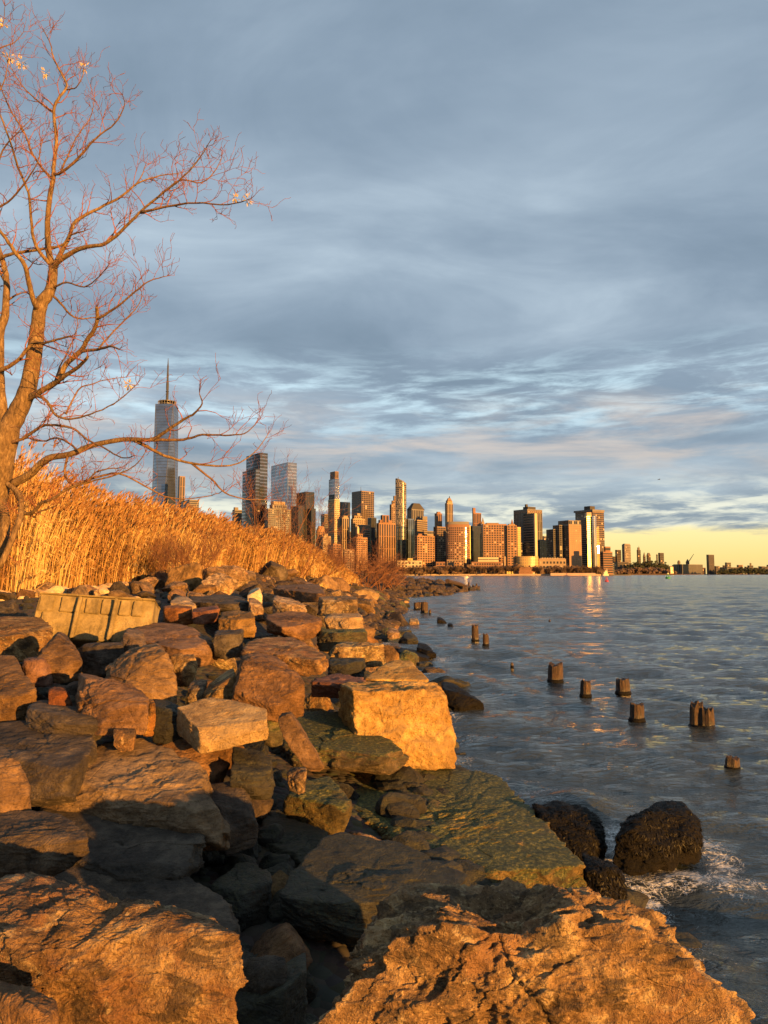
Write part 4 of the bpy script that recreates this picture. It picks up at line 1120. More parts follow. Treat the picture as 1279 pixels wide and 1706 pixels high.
limb(TR(44, 668, 61, 660, 78, 669, 92, 691, 117, 698, 150, 690, 190, 672, 228, 640), 3.4, 0.6, -1.1)
limb(TR(0, 743, 37, 731, 66, 712, 84, 708, 121, 714, 145, 732, 170, 744, 188, 755, 207, 763, 224, 759), 3, 0.7, -1.4)
limb(TR(22, 806, 50, 790, 78, 765, 117, 757, 156, 742, 207, 732, 250, 733, 274, 720, 305, 700, 324, 688, 336, 673, 332, 655), 7.5, 0.6, -1.2)
limb(TR(240, 733, 280, 733, 313, 731, 336, 724, 375, 725, 407, 722, 427, 705), 3.0, 0.6, -0.6)
limb(TR(225, 734, 244, 743, 274, 759, 321, 772, 360, 776, 391, 774, 422, 755, 446, 724), 3.4, 0.6, 0.7)
limb(TR(318, 771, 352, 798, 375, 821, 407, 831, 440, 832), 2.2, 0.6, 0.4)
limb(TR(37, 855, 53, 855, 68, 839, 88, 831, 113, 814, 145, 804, 195, 790, 225, 775, 242, 753), 3.4, 0.6, -0.9)
limb(TR(113, 814, 145, 800, 180, 790, 203, 790, 242, 810, 274, 827, 313, 831, 352, 825, 372, 818), 2.4, 0.6, 0.6)
limb(TR(37, 853, 50, 857, 58, 862, 64, 853, 94, 843), 2.2, 1.0, -0.2)
limb(TR(2, 800, 20, 812, 33, 828, 35, 851, 29, 874, 14, 912, -2, 945), 4.5, 5, -0.6)
limb(TR(-8, 815, 4, 842, 8, 865, 6, 900, -6, 940), 7, 8, -0.3)
limb(TR(113, 760, 108, 790, 123, 808, 145, 800, 160, 787, 178, 781, 196, 780), 2.2, 0.9, -0.4)
limb(TR(130, 753, 118, 740, 95, 730, 70, 735, 40, 728), 2.0, 1.2, 0.7)
limb(TR(82, 488, 100, 505, 122, 528, 150, 530, 172, 526), 2.6, 0.8, 0.9)
limb(TR(87, 480, 112, 470, 140, 478, 165, 460, 182, 440), 2.0, 0.5, -0.8)
limb(TR(90, 640, 100, 610, 118, 575, 128, 545, 130, 520), 1.6, 0.5, 0.4)
limb(TR(110, 690, 130, 650, 152, 640, 180, 632, 210, 628), 1.6, 0.5, 0.4)
limb(TR(11, 478, 2, 458, -10, 450), 2.5, 1.4, 0.2)
limb(TR(12, 500, 30, 490, 44, 486), 2.2, 0.8, 0.2)
limb(TR(-14, 92, 0, 80, 25, 70, 39, 53), 1.8, 0.5, 0.1)
limb(TR(-10, 60, 4, 40, 8, 10), 1.4, 0.4, 0.1)
limb(TR(-15, 170, 5, 140, 14, 100, 18, 80), 1.6, 0.4, 0.3)
limb(TR(-12, 300, 5, 250, 25, 225, 50, 200), 2.0, 0.5, -0.5)
limb(TR(-10, 350, 20, 330, 45, 300, 62, 270, 70, 235), 2.0, 0.5, -0.7)
tree_base = Vector(limbs[0][0][0]); tree_base.z = float(ground_z(tree_base.x, tree_base.y)[0]) - 0.05
tree = thing('bare_tree', 'tall bare tree with reddish twigs leaning in from the left edge', 'tree', tree_base)
def loc(pts): return [p - tree_base for p in pts]
mb = MB()
tp = [tree_base + Vector((-0.05, 0, -0.1))] + limbs[0][0]; trd = [0.34] + limbs[0][1]
mb.tube(loc(tp), trd, 12)
for i in (1, 2): mb.tube(loc(limbs[i][0]), limbs[i][1], 10)
mb.build('trunk', M['bark'], tree, smooth=True)
for i in range(NTRUNK, len(limbs)):
    mb = MB(); mb.tube(loc(limbs[i][0]), limbs[i][1], 7)
    mb.build('branch', M['bark'] if limbs[i][1][0] > 3.2 * PXM else M['branch'], tree, smooth=True)
tw_big, tw = MB(), MB()
tr_ = random.Random(11)
def grow(mb_, p, d, L, r0, lvl, sides=4):
    n = 4 if lvl < 2 else 3
    pts, rs = [p], [r0]
    q = p.copy(); dd = d.normalized()
    bend = Vector((tr_.gauss(0, 0.25), tr_.gauss(0, 0.25), tr_.uniform(0.05, 0.45)))
    for i in range(n):
        dd = (dd + bend * 0.35 + Vector((tr_.gauss(0, 0.24), tr_.gauss(0, 0.24), tr_.gauss(0, 0.2)))).normalized()
        q = q + dd * L / n
        pts.append(q.copy()); rs.append(max(r0 * (1 - 0.7 * (i + 1) / n), 0.0026))
    mb_.tube(loc(pts), rs, sides, cap=False)
    if lvl >= 3: return
    kids = {1: tr_.randint(3, 5), 2: tr_.randint(1, 2)}[lvl]
    for j in range(kids):
        f = tr_.uniform(0.3, 1.0) if j else 1.0
        i = min(int(f * n), n - 1); g = f * n - i
        pp = pts[i].lerp(pts[i + 1], min(g, 1))
        t = (pts[i + 1] - pts[i]).normalized()
        side = Vector((tr_.gauss(0, 1), tr_.gauss(0, 1), tr_.gauss(0, 1))); side = (side - t * side.dot(t)).normalized()
        nd = t * tr_.uniform(0.5, 1.0) + side * tr_.uniform(0.5, 0.95) + Vector((0, 0, 0.2))
        grow(tw, pp, nd, L * tr_.uniform(0.35, 0.6) if lvl == 1 else tr_.uniform(0.05, 0.16), max(rs[i] * 0.6, 0.0042) if lvl == 1 else 0.0034, lvl + 1, 3)
for li, (pts, rs, pix) in enumerate(limbs):
    acc = 0.0
    n = len(pts)
    for i in range(2, n - 1):
        seg = (pts[i + 1] - pts[i]).length
        acc += seg
        thick = rs[i] / PXM
        step = 0.15 if thick < 3 else (0.26 if thick < 7 else 0.7)
        if pix[i][1] > 560 and pix[i][0] > 150: step *= 1.9
        while acc > step:
            acc -= step * tr_.uniform(0.7, 1.3)
            t = (pts[i + 1] - pts[i]).normalized()
            side = Vector((tr_.gauss(0, 1), tr_.gauss(0, 1), tr_.gauss(0.25, 0.9))); side = (side - t * side.dot(t)).normalized()
            nd = t * tr_.uniform(0.3, 0.9) + side * 0.9 + Vector((0, 0, 0.18))
            L = tr_.uniform(0.2, 0.55) * (1.0 if thick < 5 else 0.8)
            if pix[i][1] > 780: L *= 0.6
            grow(tw_big, pts[i].copy(), nd, L, min(rs[i] * 0.55, 0.0125), 1, 4)
    if li >= NTRUNK:
        for _ in range(4):
            grow(tw, pts[-1].copy(), (pts[-1] - pts[-3]).normalized() + Vector((tr_.gauss(0, 0.5), tr_.gauss(0, 0.5), tr_.gauss(0.2, 0.4))), tr_.uniform(0.1, 0.3), 0.005, 2, 3)
o = tw_big.build('twigs', M['twig'], tree, smooth=True, kind='stuff')
o = tw.build('twigs', M['twig'], tree, smooth=True, kind='stuff')
def seeds(px, py, sz, n, seed):
    r = random.Random(seed)
    c = at_y(px, py, near_limb(px, py)) - tree_base
    mb = MB()
    for _ in range(n):
        d = Vector((r.gauss(0, 1), r.gauss(0, 1), r.gauss(-0.3, 1))).normalized()
        p = c + d * sz * r.uniform(0.3, 1)
        s = d.orthogonal().normalized() * 0.008
        mb.poly([p - s, p + s, p + d * 0.035 + s * 0.6, p + d * 0.05, p + d * 0.035 - s * 0.6])
    mb.build('seed_cluster', M['seed'], tree)
for i, a_ in enumerate(((35, 102, 0.10, 60), (14, 95, 0.08, 40), (75, 122, 0.05, 26), (215, 640, 0.06, 40), (392, 330, 0.05, 24), (412, 332, 0.06, 30), (5, 38, 0.06, 26), (140, 112, 0.07, 30))):
    seeds(*a_, i)

# ------------------------------------------------------------------ reeds
def reeds():
    r = np.random.default_rng(42)
    seg_pts = np.array(reed_line)
    L = np.linalg.norm(np.diff(seg_pts, axis=0), axis=1)
    wts = L / np.array([21.0, 22, 30, 45, 66]) ** 0.75
    n = 36000
    si = r.choice(len(L), n, p=wts / wts.sum())
    t = r.uniform(0, 1, n)
    a_ = seg_pts[si]; b_ = seg_pts[si + 1]
    p = a_ + (b_ - a_) * t[:, None]
    dr = (b_ - a_) / L[si][:, None]
    nrm = np.stack([-dr[:, 1], dr[:, 0]], -1)
    nrm = np.where((nrm[:, :1] > 0), -nrm, nrm)
    nrm[si == 0] = np.abs(nrm[si == 0]) * np.array([-1, 1])
    back = r.gamma(1.3, 1.9, n)
    edge_n = fbm(np.stack([p[:, 0] * 0.5, p[:, 1] * 0.5, 0 * p[:, 0]], -1), 3)
    p = p + nrm * (back + edge_n * 0.9)[:, None]
    x, y = p[:, 0], p[:, 1]
    z = ground_z(x, y)
    patch = fbm(np.stack([x * 0.35, y * 0.25, 0 * x + 5], -1), 3)
    h = (3.45 + 0.5 * patch + r.normal(0, 0.28, n)) * np.clip(0.62 + back * 0.16, 0.5, 1.0)
    h *= np.interp(y, [15, 20, 30, 45, 60, 76], [1.12, 1.16, 1.03, 0.88, 0.68, 0.44])
    weedy = fbm(np.stack([x * 0.6 + 3, y * 0.35, 0 * x + 2], -1), 2) > 0.22
    h[weedy] *= 0.86
    wind = r.normal(0.13, 0.10, n); wind2 = r.normal(0.0, 0.10, n)
    brk = r.uniform(0, 1, n) < 0.08
    wind[brk] = r.normal(0, 0.7, brk.sum()); h[brk] *= 0.6
    V, F, T = [], [], []
    cnt = 0
    ang = r.uniform(-0.9, 0.9, n)
    sx, sy = np.cos(ang), np.sin(ang)
    wd = r.uniform(0.0045, 0.0085, n) * np.interp(y, [15, 30, 76], [1.0, 1.35, 2.4])
    tone = np.clip(0.58 + 0.30 * patch + r.normal(0, 0.17, n), 0.05, 1.0)
    tone[weedy] *= 0.42
    def spine(f):
        bend = f * f
        return np.stack([x + wind * h * (0.35 * f + 0.65 * bend), y + wind2 * h * bend, z + h * f * (1 - 0.10 * (wind ** 2 + wind2 ** 2) * 4 * f)], -1)
    def strip(centers, widths, tn, dirs):
        nonlocal cnt
        m_ = len(centers[0]); k = len(centers)
        vs = np.empty((m_, k, 2, 3))
        for i, (c, w_) in enumerate(zip(centers, widths)):
            off = dirs * w_[:, None]
            vs[:, i, 0] = c - off; vs[:, i, 1] = c + off
        V.append(vs.reshape(-1, 3))
        base = cnt + np.arange(m_)[:, None] * (2 * k)
        for i in range(k - 1):
            F.append(np.stack([base[:, 0] + 2 * i, base[:, 0] + 2 * i + 1, base[:, 0] + 2 * i + 3, base[:, 0] + 2 * i + 2], -1))
        T.append(np.repeat(tn, 2 * k))
        cnt += m_ * 2 * k
    side = np.stack([sx, sy, 0 * sx], -1)
    strip([spine(f) for f in (0.0, 0.35, 0.7, 1.0)], [wd, wd * 0.95, wd * 0.8, wd * 0.5], tone, side)
    for q in range(4):
        sel = r.uniform(0, 1, n) < 0.75
        f0 = r.uniform(0.15, 0.92, n)
        s0 = spine(f0)
        la = r.uniform(0, 6.28, n); ll = r.uniform(0.22, 0.55, n)
        d1 = np.stack([np.cos(la) * 0.55, np.sin(la) * 0.55, r.uniform(0.3, 0.8, n)], -1) * (ll * 0.55)[:, None]
        d2 = np.stack([np.cos(la) * 0.9, np.sin(la) * 0.9, r.uniform(-0.7, 0.2, n)], -1) * (ll * 0.5)[:, None]
        dirs = np.stack([-np.sin(la) * 0.7 + 0.5, np.cos(la) * 0.3, 0.15 + 0 * la], -1); dirs /= np.linalg.norm(dirs, axis=1)[:, None]
        w_ = wd * 1.5
        strip([s0[sel], (s0 + d1)[sel], (s0 + d1 + d2)[sel]], [w_[sel] * 0.8, w_[sel], w_[sel] * 0.15], np.clip(tone + r.normal(0.02, 0.12, n), 0.03, 1)[sel], dirs[sel])
    # plumes
    pl = (r.uniform(0, 1, n) < 0.62) & (~weedy)
    tip = spine(np.full(n, 0.985))
    for q in range(4):
        la = r.uniform(0, 6.28, n); ll = r.uniform(0.16, 0.34, n)
        d1 = np.stack([np.cos(la) * 0.16 + 0.25, np.sin(la) * 0.16, 0 * la + 0.75], -1) * (ll * 0.5)[:, None]
        d2 = np.stack([np.cos(la) * 0.22 + 0.6, np.sin(la) * 0.22, 0 * la + 0.45], -1) * (ll * 0.6)[:, None]
        dirs = np.stack([np.cos(la * 3), np.sin(la * 3) * 0.5, 0.3 + 0 * la], -1); dirs /= np.linalg.norm(dirs, axis=1)[:, None]
        w_ = np.interp(y, [15, 40, 76], [0.02, 0.03, 0.045])
        strip([tip[pl], (tip + d1)[pl], (tip + d1 + d2)[pl]], [w_[pl] * 0.4, w_[pl], w_[pl] * 0.15], np.clip(r.normal(0.26, 0.10, n), 0.05, 0.6)[pl], dirs[pl])
    me = mesh_np('reed_bed', np.concatenate(V), np.concatenate(F), M['reed'], smooth=False)
    at = me.attributes.new('tone', 'FLOAT', 'POINT')
    at.data.foreach_set('value', np.concatenate(T).astype(np.float32))
    o = link(bpy.data.objects.new('reed_bed', me))
    tag(o, 'tall golden dry reeds with brown plumes covering the bank on the left', 'reeds', kind='stuff')
reeds()

# ------------------------------------------------------------------ bare shrubs beyond the reeds
def shrub(px, ybase, Y, hgt, spread, label, seed, stems=5, mat='shrub', group='bare shrubs beyond the reeds', dens=1.0):
    r = random.Random(seed)
    b = at_y(px, ybase, Y)
    b.z = min(b.z, float(ground_z(b.x, b.y)[0]) + 0.1)
    top_h = hgt
    t = thing('bare_shrub', label, 'shrub', b, 0, group)
    st, twg = MB(), MB()
    k = Y / 45.0
    def g(p, d, L, rr, lvl):
        n = 3
        pts, rs = [p], [rr]; q = p.copy(); dd = d.normalized()
        for i in range(n):
            dd = (dd + Vector((r.gauss(0, 0.16), r.gauss(0, 0.16), r.uniform(0.0, 0.12)))).normalized()
            q = q + dd * L / n; pts.append(q.copy()); rs.append(max(rr * (1 - 0.7 * (i + 1) / n), 0.005 * k))
        (st if lvl == 0 else twg).tube(pts, rs, 5 if lvl == 0 else 3, cap=False)
        if lvl == 3: return
        for j in range(int((6, 4, 3)[lvl] * dens)):
            f = r.uniform(0.25, 1.0); i = min(int(f * n), n - 1)
            pp = pts[i].lerp(pts[i + 1], f * n - i)
            side = Vector((r.gauss(0, 1), r.gauss(0, 1), r.gauss(0.2, 0.6))).normalized()
            g(pp, (pts[i + 1] - pts[i]).normalized() * 0.9 + side * 0.75, L * r.uniform(0.35, 0.6), max(rs[i] * 0.5, 0.007 * k), lvl + 1)
    for s in range(stems):
        a_ = r.uniform(0, 6.28)
        g(Vector((r.gauss(0, 0.1), r.gauss(0, 0.1), 0)), Vector((math.cos(a_) * spread, math.sin(a_) * spread, 1)), top_h * r.uniform(0.55, 0.75), 0.035 * k * r.uniform(0.7, 1.2), 0)
    st.build('stem', M[mat], t, smooth=True)
    twg.build('twigs', M[mat], t, kind='stuff')
shrub(468, 900, 45, 8.6, 0.35, 'bare sapling with forked stem before the grey stone tower', 1, 3)
shrub(500, 915, 50, 7.4, 0.8, 'leaning bare bush before the dark stepped tower', 2, 4)
shrub(425, 890, 42, 6.6, 0.3, 'thin bare sapling before the dark glass tower', 3, 2)
shrub(560, 945, 66, 4.2, 0.9, 'russet bush at the far end of the reeds below the slender tower', 4, 9, dens=1.2)
shrub(585, 948, 72, 5.6, 0.8, 'tall russet bush in front of the spired brick building', 5, 9, dens=1.2)
shrub(608, 950, 80, 6.4, 0.8, 'rounded russet bush left of the ribbed brick tower', 6, 10, dens=1.2)
shrub(632, 954, 92, 5.2, 0.9, 'low russet bush below the ribbed brick tower', 7, 10, dens=1.2)
shrub(655, 957, 105, 3.6, 1.0, 'farthest low russet bush beside the waterline', 8, 9, dens=1.2)
shrub(535, 942, 60, 3.4, 1.0, 'low russet bush among the last reeds', 9, 9, dens=1.2)
shrub(330, 935, 28, 2.6, 0.6, 'dark brown dead bush standing in the reeds', 10, 12, dens=1.3)
shrub(290, 940, 26, 2.2, 0.6, 'dark dead bush in the reeds left of the brown one', 12, 10, dens=1.2)

# ------------------------------------------------------------------ far shore
def slab(name, pts, z0, z1, mat):
    mb = MB(); mb.prism(pts, z0, z1)
    o = mb.build(name, mat, recalc=True); o['kind'] = 'structure'
    return o
slab('far_shore', [(-900, 1560), (60, 1520), (430, 1480), (520, 1560), (560, 1900), (700, 3600), (-900, 3600)], -3, 2.2, M['park'])
slab('sea_wall', [(-900, 1556), (60, 1516), (430, 1476), (432, 1479), (60, 1519), (-900, 1559)], -3, 3.1, M['seawall'])
slab('distant_shore', [(560, 3650), (3200, 3650), (4200, 7000), (560, 7000)], -3, 3.0, M['farland'])
slab('island_shore', [(330 * 2.2, 2200), (392 * 2.2, 2200), (430 * 2.2, 2600), (330 * 2.2, 2600)], -3, 4.0, M['farland'])

class Bld:
    """a building set out from its near vertical corner; right faces look towards the evening sun"""
    def __init__(self, name, label, xl, xc, xr, yt, Y, wall, win=None, style='punch', beta=35, pw=5.0, fh=4.6, z0=2.0, cat='building', fill=0.55, group=None, base_y=None):
        self.Y, self.beta, self.wall = Y, rad(beta), M[wall]
        fp = self.foot(xl, xc, xr, Y)
        self.org = Vector((fp[0][0], fp[0][1], z0))
        self.t = thing(name, label, cat, self.org, 0, group)
        self.z0 = z0
        self.win, self.style, self.pw, self.fh, self.fill = win, style, pw, fh, fill
        zt = at_y(xc, yt, Y).z
        self.ztop = zt
        self.block('wall', fp, z0, zt, self.wall)
        if win: self.facades(fp, z0 + 2, zt - 2, win, style, pw, fh, fill)
    def foot(self, xl, xc, xr, Y):
        cb, sb = math.cos(self.beta), math.sin(self.beta)
        a_, b_, _ = ray(xc, 900); C = np.array([a_ / b_ * Y, Y])
        tl, trt = ray(xl, 900), ray(xr, 900)
        tl, trt = tl[0] / tl[1], trt[0] / trt[1]
        wd = max((trt * Y - C[0]) / max(cb - trt * sb, 0.15), 2.0)
        dp = (C[0] - tl * Y) / max(sb + tl * cb, 0.12)
        dp = min(max(dp, 0.5 * wd if xl >= xc - 0.5 else 3.0), 110)
        R_ = C + wd * np.array([cb, sb]); L_ = C + dp * np.array([-sb, cb])
        return [tuple(C), tuple(R_), tuple(R_ + L_ - C), tuple(L_)]
    def l(self, p): return (p[0] - self.org.x, p[1] - self.org.y)
    def block(self, name, fp, z0, z1, mat, top=None):
        mb = MB()
        mb.prism([self.l(p) for p in fp], z0 - self.z0, z1 - self.z0, [self.l(p) for p in top] if top else None)
        return mb.build(name, mat, self.t, recalc=True)
    def facades(self, fp, z0, z1, win, style, pw, fh, fill, faces=(0, 3), name='window_grid'):
        r = random.Random(int(abs(fp[0][0] * 13 + z1 * 7)) % 9999)
        mbs = {'a': MB(), 'b': MB()}
        n = len(fp)
        for fi in faces:
            a_, b_ = np.array(self.l(fp[fi])), np.array(self.l(fp[(fi + 1) % n]))
            d = b_ - a_; Lw = float(np.linalg.norm(d))
            if Lw < 3: continue
            d = d / Lw; nm = np.array([d[1], -d[0]])
            nc = max(int(Lw / pw), 1); nf = max(int((z1 - z0) / fh), 1)
            cw, ch = Lw / nc, (z1 - z0) / nf
            def quad(u0, u1, v0, v1, mbx, off=0.25, jit=0.05):
                pts = []
                for uu, vv in ((u0, v0), (u1, v0), (u1, v1), (u0, v1)):
                    q = a_ + d * uu + nm * (off + r.uniform(0, jit))
                    pts.append((q[0], q[1], vv - self.z0))
                mbx.poly(pts)
            if style == 'punch' or style == 'grid':
                k = fill if style == 'punch' else 0.78
                for i in range(nc):
                    for j in range(nf):
                        mbx = mbs['b'] if r.random() < 0.07 else mbs['a']
                        quad((i + 0.5 - k / 2) * cw, (i + 0.5 + k / 2) * cw, z0 + (j + 0.5 - k / 2) * ch, z0 + (j + 0.5 + k / 2) * ch, mbx)
            elif style == 'bands':
                for j in range(nf):
                    for i in range(max(nc // 4, 1)):
                        c4 = Lw / max(nc // 4, 1)
                        quad(i * c4 + 0.3, (i + 1) * c4 - 0.3, z0 + j * ch + ch * (1 - fill) / 2, z0 + (j + 1) * ch - ch * (1 - fill) / 2, mbs['a'])
            elif style == 'piers':
                for i in range(nc):
                    for j in range(max(nf // 5, 1)):
                        c5 = (z1 - z0) / max(nf // 5, 1)
                        quad((i + 0.5 - fill / 2) * cw, (i + 0.5 + fill / 2) * cw, z0 + j * c5 + 0.5, z0 + (j + 1) * c5 - 0.5, mbs['a'])
        if mbs['a'].f: mbs['a'].build(name, M[win], self.t, kind='stuff')
        if mbs['b'].f: mbs['b'].build(name, M['g_winshine'], self.t, kind='stuff')
    def tier(self, xl, xc, xr, yt, wall=None, win=None, style=None, dY=3.0, ybot=None, name='upper_tier', **kw):
        fp = self.foot(xl, xc, xr, self.Y + dY)
        z0 = at_y(xc, ybot, self.Y + dY).z if ybot else self.ztop
        zt = at_y(xc, yt, self.Y + dY).z
        self.block(name, fp, z0, zt, M[wall] if wall else self.wall)
        wn = win or self.win
        if wn and win != '-': self.facades(fp, z0 + 1, zt - 1, wn, style or self.style, kw.get('pw', self.pw), kw.get('fh', self.fh), kw.get('fill', self.fill))
        if not ybot: self.ztop = zt
        return fp, z0, zt
    def hip(self, xl, xc, xr, y0, y1, shrink, mat, name='roof', dY=-1.0):
        fp = self.foot(xl, xc, xr, self.Y + dY)
        c = np.mean(np.array(fp), 0)
        top = [tuple(c + (np.array(p) - c) * shrink) for p in fp]
        self.block(name, fp, at_y(xc, y0, self.Y + dY).z, at_y(xc, y1, self.Y + dY).z, M[mat], top)
    def mast(self, px, y0, y1, r_=0.8, name='mast', dY=20):
        p0, p1 = at_y(px, y0, self.Y + dY), at_y(px, y1, self.Y + dY)
        mb = MB(); mb.tube([p0 - self.org, p1 - self.org], [r_, r_ * 0.4], 6)
        mb.build(name, M['steel'], self.t)

# tallest faceted tower
def faceted_tower():
    Y = 1860.0
    c = at_y(271, 957, Y); c.z = 2.0
    t = thing('faceted_tower', 'tallest tower of tapering faceted glass with ring and spire behind the tree', 'skyscraper', c)
    z_top = at_y(272, 676, Y).z - 2; zb = 55.0
    rb, rt = 34.0, 31.5
    a0 = rad(-91)
    base = [(rb * math.cos(a0 + k * math.pi / 2), rb * math.sin(a0 + k * math.pi / 2)) for k in range(4)]
    top = [(rt * math.cos(a0 + math.pi / 4 + k * math.pi / 2), rt * math.sin(a0 + math.pi / 4 + k * math.pi / 2)) for k in range(4)]
    mb = MB(); mb.prism(base, 0, zb); mb.build('podium', M['g_grey'], t, recalc=True)
    for k in range(4):
        b0, b1, t0, t1 = base[k], base[(k + 1) % 4], top[(k - 1) % 4], top[k]
        mb = MB()
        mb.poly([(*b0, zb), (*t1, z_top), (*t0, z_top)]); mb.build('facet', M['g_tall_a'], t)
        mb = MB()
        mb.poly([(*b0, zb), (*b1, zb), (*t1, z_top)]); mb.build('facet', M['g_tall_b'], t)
    mb = MB()
    mb.poly([(*p, z_top) for p in top]); mb.build('roof', M['roof'], t)
    # floor lines and corner seams, proud of the glass
    mb = MB()
    for k in range(4):
        b0, t0, t1 = Vector((*base[k], zb)), Vector((*top[(k - 1) % 4], z_top)), Vector((*top[k], z_top))
        for q in (t0, t1): mb.tube([b0, q], [0.5, 0.5], 4)
    mb.build('corner_seam', M['roof'], t)
    mb = MB()
    for j in range(1, 48):
        f = j / 48.0; z = zb + (z_top - zb) * f
        ring = []
        for k in range(4):
            b0 = Vector(base[k]); tp0 = Vector(top[(k - 1) % 4]); tp1 = Vector(top[k])
            ring += [b0.lerp(tp0, f) * 1.004, b0.lerp(tp1, f) * 1.004]
        for k in range(8):
            p, q = ring[k], ring[(k + 1) % 8]
            hh = 0.9 if j % 12 else 2.2
            mb.poly([(p.x, p.y, z), (q.x, q.y, z), (q.x, q.y, z + hh), (p.x, p.y, z + hh)])
    mb.build('floor_lines', M['g_dark'], t, kind='stuff')
    zr0, zr1 = z_top + 0.5, at_y(272, 669, Y).z - 2
    n = 20
    for name, rr, za_, zb_ in (('crown_drum', 16.0, zr0, zr0 + 5), ('crown_ring', 21.5, zr1 - 2.2, zr1), ('crown_ring', 21.5, zr0 + 1.0, zr0 + 2.6)):
        mb = MB(); mb.prism([(rr * math.cos(6.2832 * k / n), rr * math.sin(6.2832 * k / n)) for k in range(n)], za_, zb_)
        mb.build(name, M['steel'], t)
    mb = MB()
    for k in range(n):
        q = 6.2832 * k / n; x_, y_ = 22.2 * math.cos(q), 22.2 * math.sin(q)
        mb.tube([(x_, y_, zr0), (x_, y_, zr1)], [0.5, 0.5], 4)
    mb.build('crown_posts', M['steel'], t, kind='stuff')
    zs = lambda yy: at_y(272, yy, Y).z - 2
    mb = MB()
    prof = [(669, 3.4), (655, 3.4), (654, 3.0), (650, 3.0), (649, 3.4), (640, 3.6), (633, 2.4), (626, 2.7), (618, 2.0), (611, 2.2), (605, 1.3), (597, 0.5)]
    mb.tube([(0, 0, zs(a_)) for a_, _ in prof], [b_ for _, b_ in prof], 8)
    mb.build('spire', M['steel'], t)
    for yy, rr in ((652, 4.6), (643, 2.8), (636, 2.6), (627, 2.4), (619, 2.0), (612, 2.0)):
        mb = MB(); mb.tube([(0, 0, zs(yy) - 1), (0, 0, zs(yy) + 1)], [rr, rr * 0.7], 10); mb.build('spire_ring', M['steel'], t)
    for k in range(4):
        q = rad(20) + k * math.pi / 2
        mb = MB(); mb.tube([(20 * math.cos(q), 20 * math.sin(q), zr1), (2, 0, zs(652))], [0.25, 0.25], 4); mb.build('stay_cable', M['steel'], t)
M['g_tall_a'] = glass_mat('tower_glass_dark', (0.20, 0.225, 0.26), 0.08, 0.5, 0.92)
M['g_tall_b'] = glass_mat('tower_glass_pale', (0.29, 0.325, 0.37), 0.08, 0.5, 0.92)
faceted_tower()

B = Bld
b = B('office_tower', 'narrow brown tower peeping out right of the tallest faceted tower', 294, 297, 306, 793, 1750, 'w_brown', 'g_win', 'piers')
b = B('office_block', 'low grey block right of the narrow brown tower, half hidden by reeds', 300, 314, 330, 832, 1700, 'w_dark', 'g_win', 'bands')
b = B('office_block', 'low dark block left of the dark glass tower', 386, 390, 403, 849, 1900, 'w_dark', 'g_win', 'bands'); b.tier(388, 390, 396, 845, win='-')
b = B('glass_tower', 'dark glass tower with square top, left of the grey glass tower', 408, 431, 444, 754, 1750, 'g_dark', 'g_grey', 'bands', beta=37, fill=0.35, fh=8)
b.tier(402, 424, 432, 781, dY=-6, ybot=955, name='side_wing')
b = B('glass_tower', 'pale grey glass tower with a smooth flat top', 450, 477.5, 493, 770, 1800, 'g_grey', 'g_silver', 'bands', beta=37, fill=0.35, fh=8)
0 and b.block('silver_face', [tuple(np.array(p) + np.array([0.4, -0.8])) for p in b.foot(477.5, 477.6, 492.8, 1800)[:2]] + [b.foot(477.5, 477.6, 492.8, 1800)[1], b.foot(477.5, 477.6, 492.8, 1800)[0]], 40, b.ztop - 3, M['g_silver'])
b = B('office_block', 'dark glass block at the foot of the dark glass tower', 411, 428, 441, 838, 1640, 'g_dark', 'g_win', 'grid')
b = B('stone_tower', 'grey stone tower with gridded windows and stepped top behind the sapling', 440, 446, 484, 847, 1600, 'w_grey', 'g_win', 'punch', pw=4.6, fh=4.4)
b.tier(448, 453, 477, 840, name='upper_tier'); b.tier(450, 455, 474, 835, wall='w_tan', win='-')
b = B('office_tower', 'dark stepped tower right of the grey stone tower', 493, 508, 523, 819, 1650, 'g_dark', 'g_win', 'piers', pw=4)
b.tier(483, 496, 508, 842, dY=-8, ybot=955, name='side_wing'); b.tier(512, 518, 525.5, 847, dY=-10, ybot=955, name='side_wing')
b = B('office_block', 'small dark block left of the slender cream tower', 534, 540, 548, 856, 1900, 'w_dark', 'g_win', 'bands')
b = B('brick_building', 'brick building with orange domed roof left of the slender cream tower', 526, 529, 541, 884, 1560, 'w_orange', 'g_win', 'punch')
b.hip(526, 529, 542, 884, 876, 0.55, 'w_orange')
b = B('brick_building', 'tan brick apartment block at the foot of the slender cream tower', 536, 538, 551, 893, 1540, 'w_tan', 'g_win', 'punch', pw=4.2, fh=4)
b.tier(538, 540, 546, 889, win='-')
b = B('slender_tower', 'slender tower with cream stone lower half and grey glass upper half', 546, 557, 565.5, 831, 1650, 'w_cream', 'g_win', 'punch', beta=37, pw=4.4, fh=4.6, fill=0.5)
b.tier(547, 557, 564.5, 797.5, 'g_grey', 'g_silver', 'bands', dY=2, fill=0.3, fh=7)
b.tier(549, 557.5, 563.5, 785, 'w_brown', 'g_win', 'piers', dY=4)
b = B('brick_building', 'plain russet brick building below the slender tower', 552, 555, 568, 906, 1530, 'w_brick', 'g_win', 'punch')
b = B('office_tower', 'dark glass slab right of the slender tower', 565, 568, 583, 836, 1800, 'g_dark', 'g_win', 'grid')
b = B('stone_tower', 'tan stone tower with arched crown right of the slender tower', 568, 570, 580.5, 862, 1640, 'w_tan', 'g_win', 'piers'); b.tier(570, 572, 579, 859, win='-')
b = B('office_tower', 'broad brown glass slab tower with small rooftop antenna', 585.5, 602, 623, 817.5, 1900, 'w_brown', 'g_win', 'grid', pw=5.5, fh=5.0, beta=38)
b.mast(601, 818, 811)
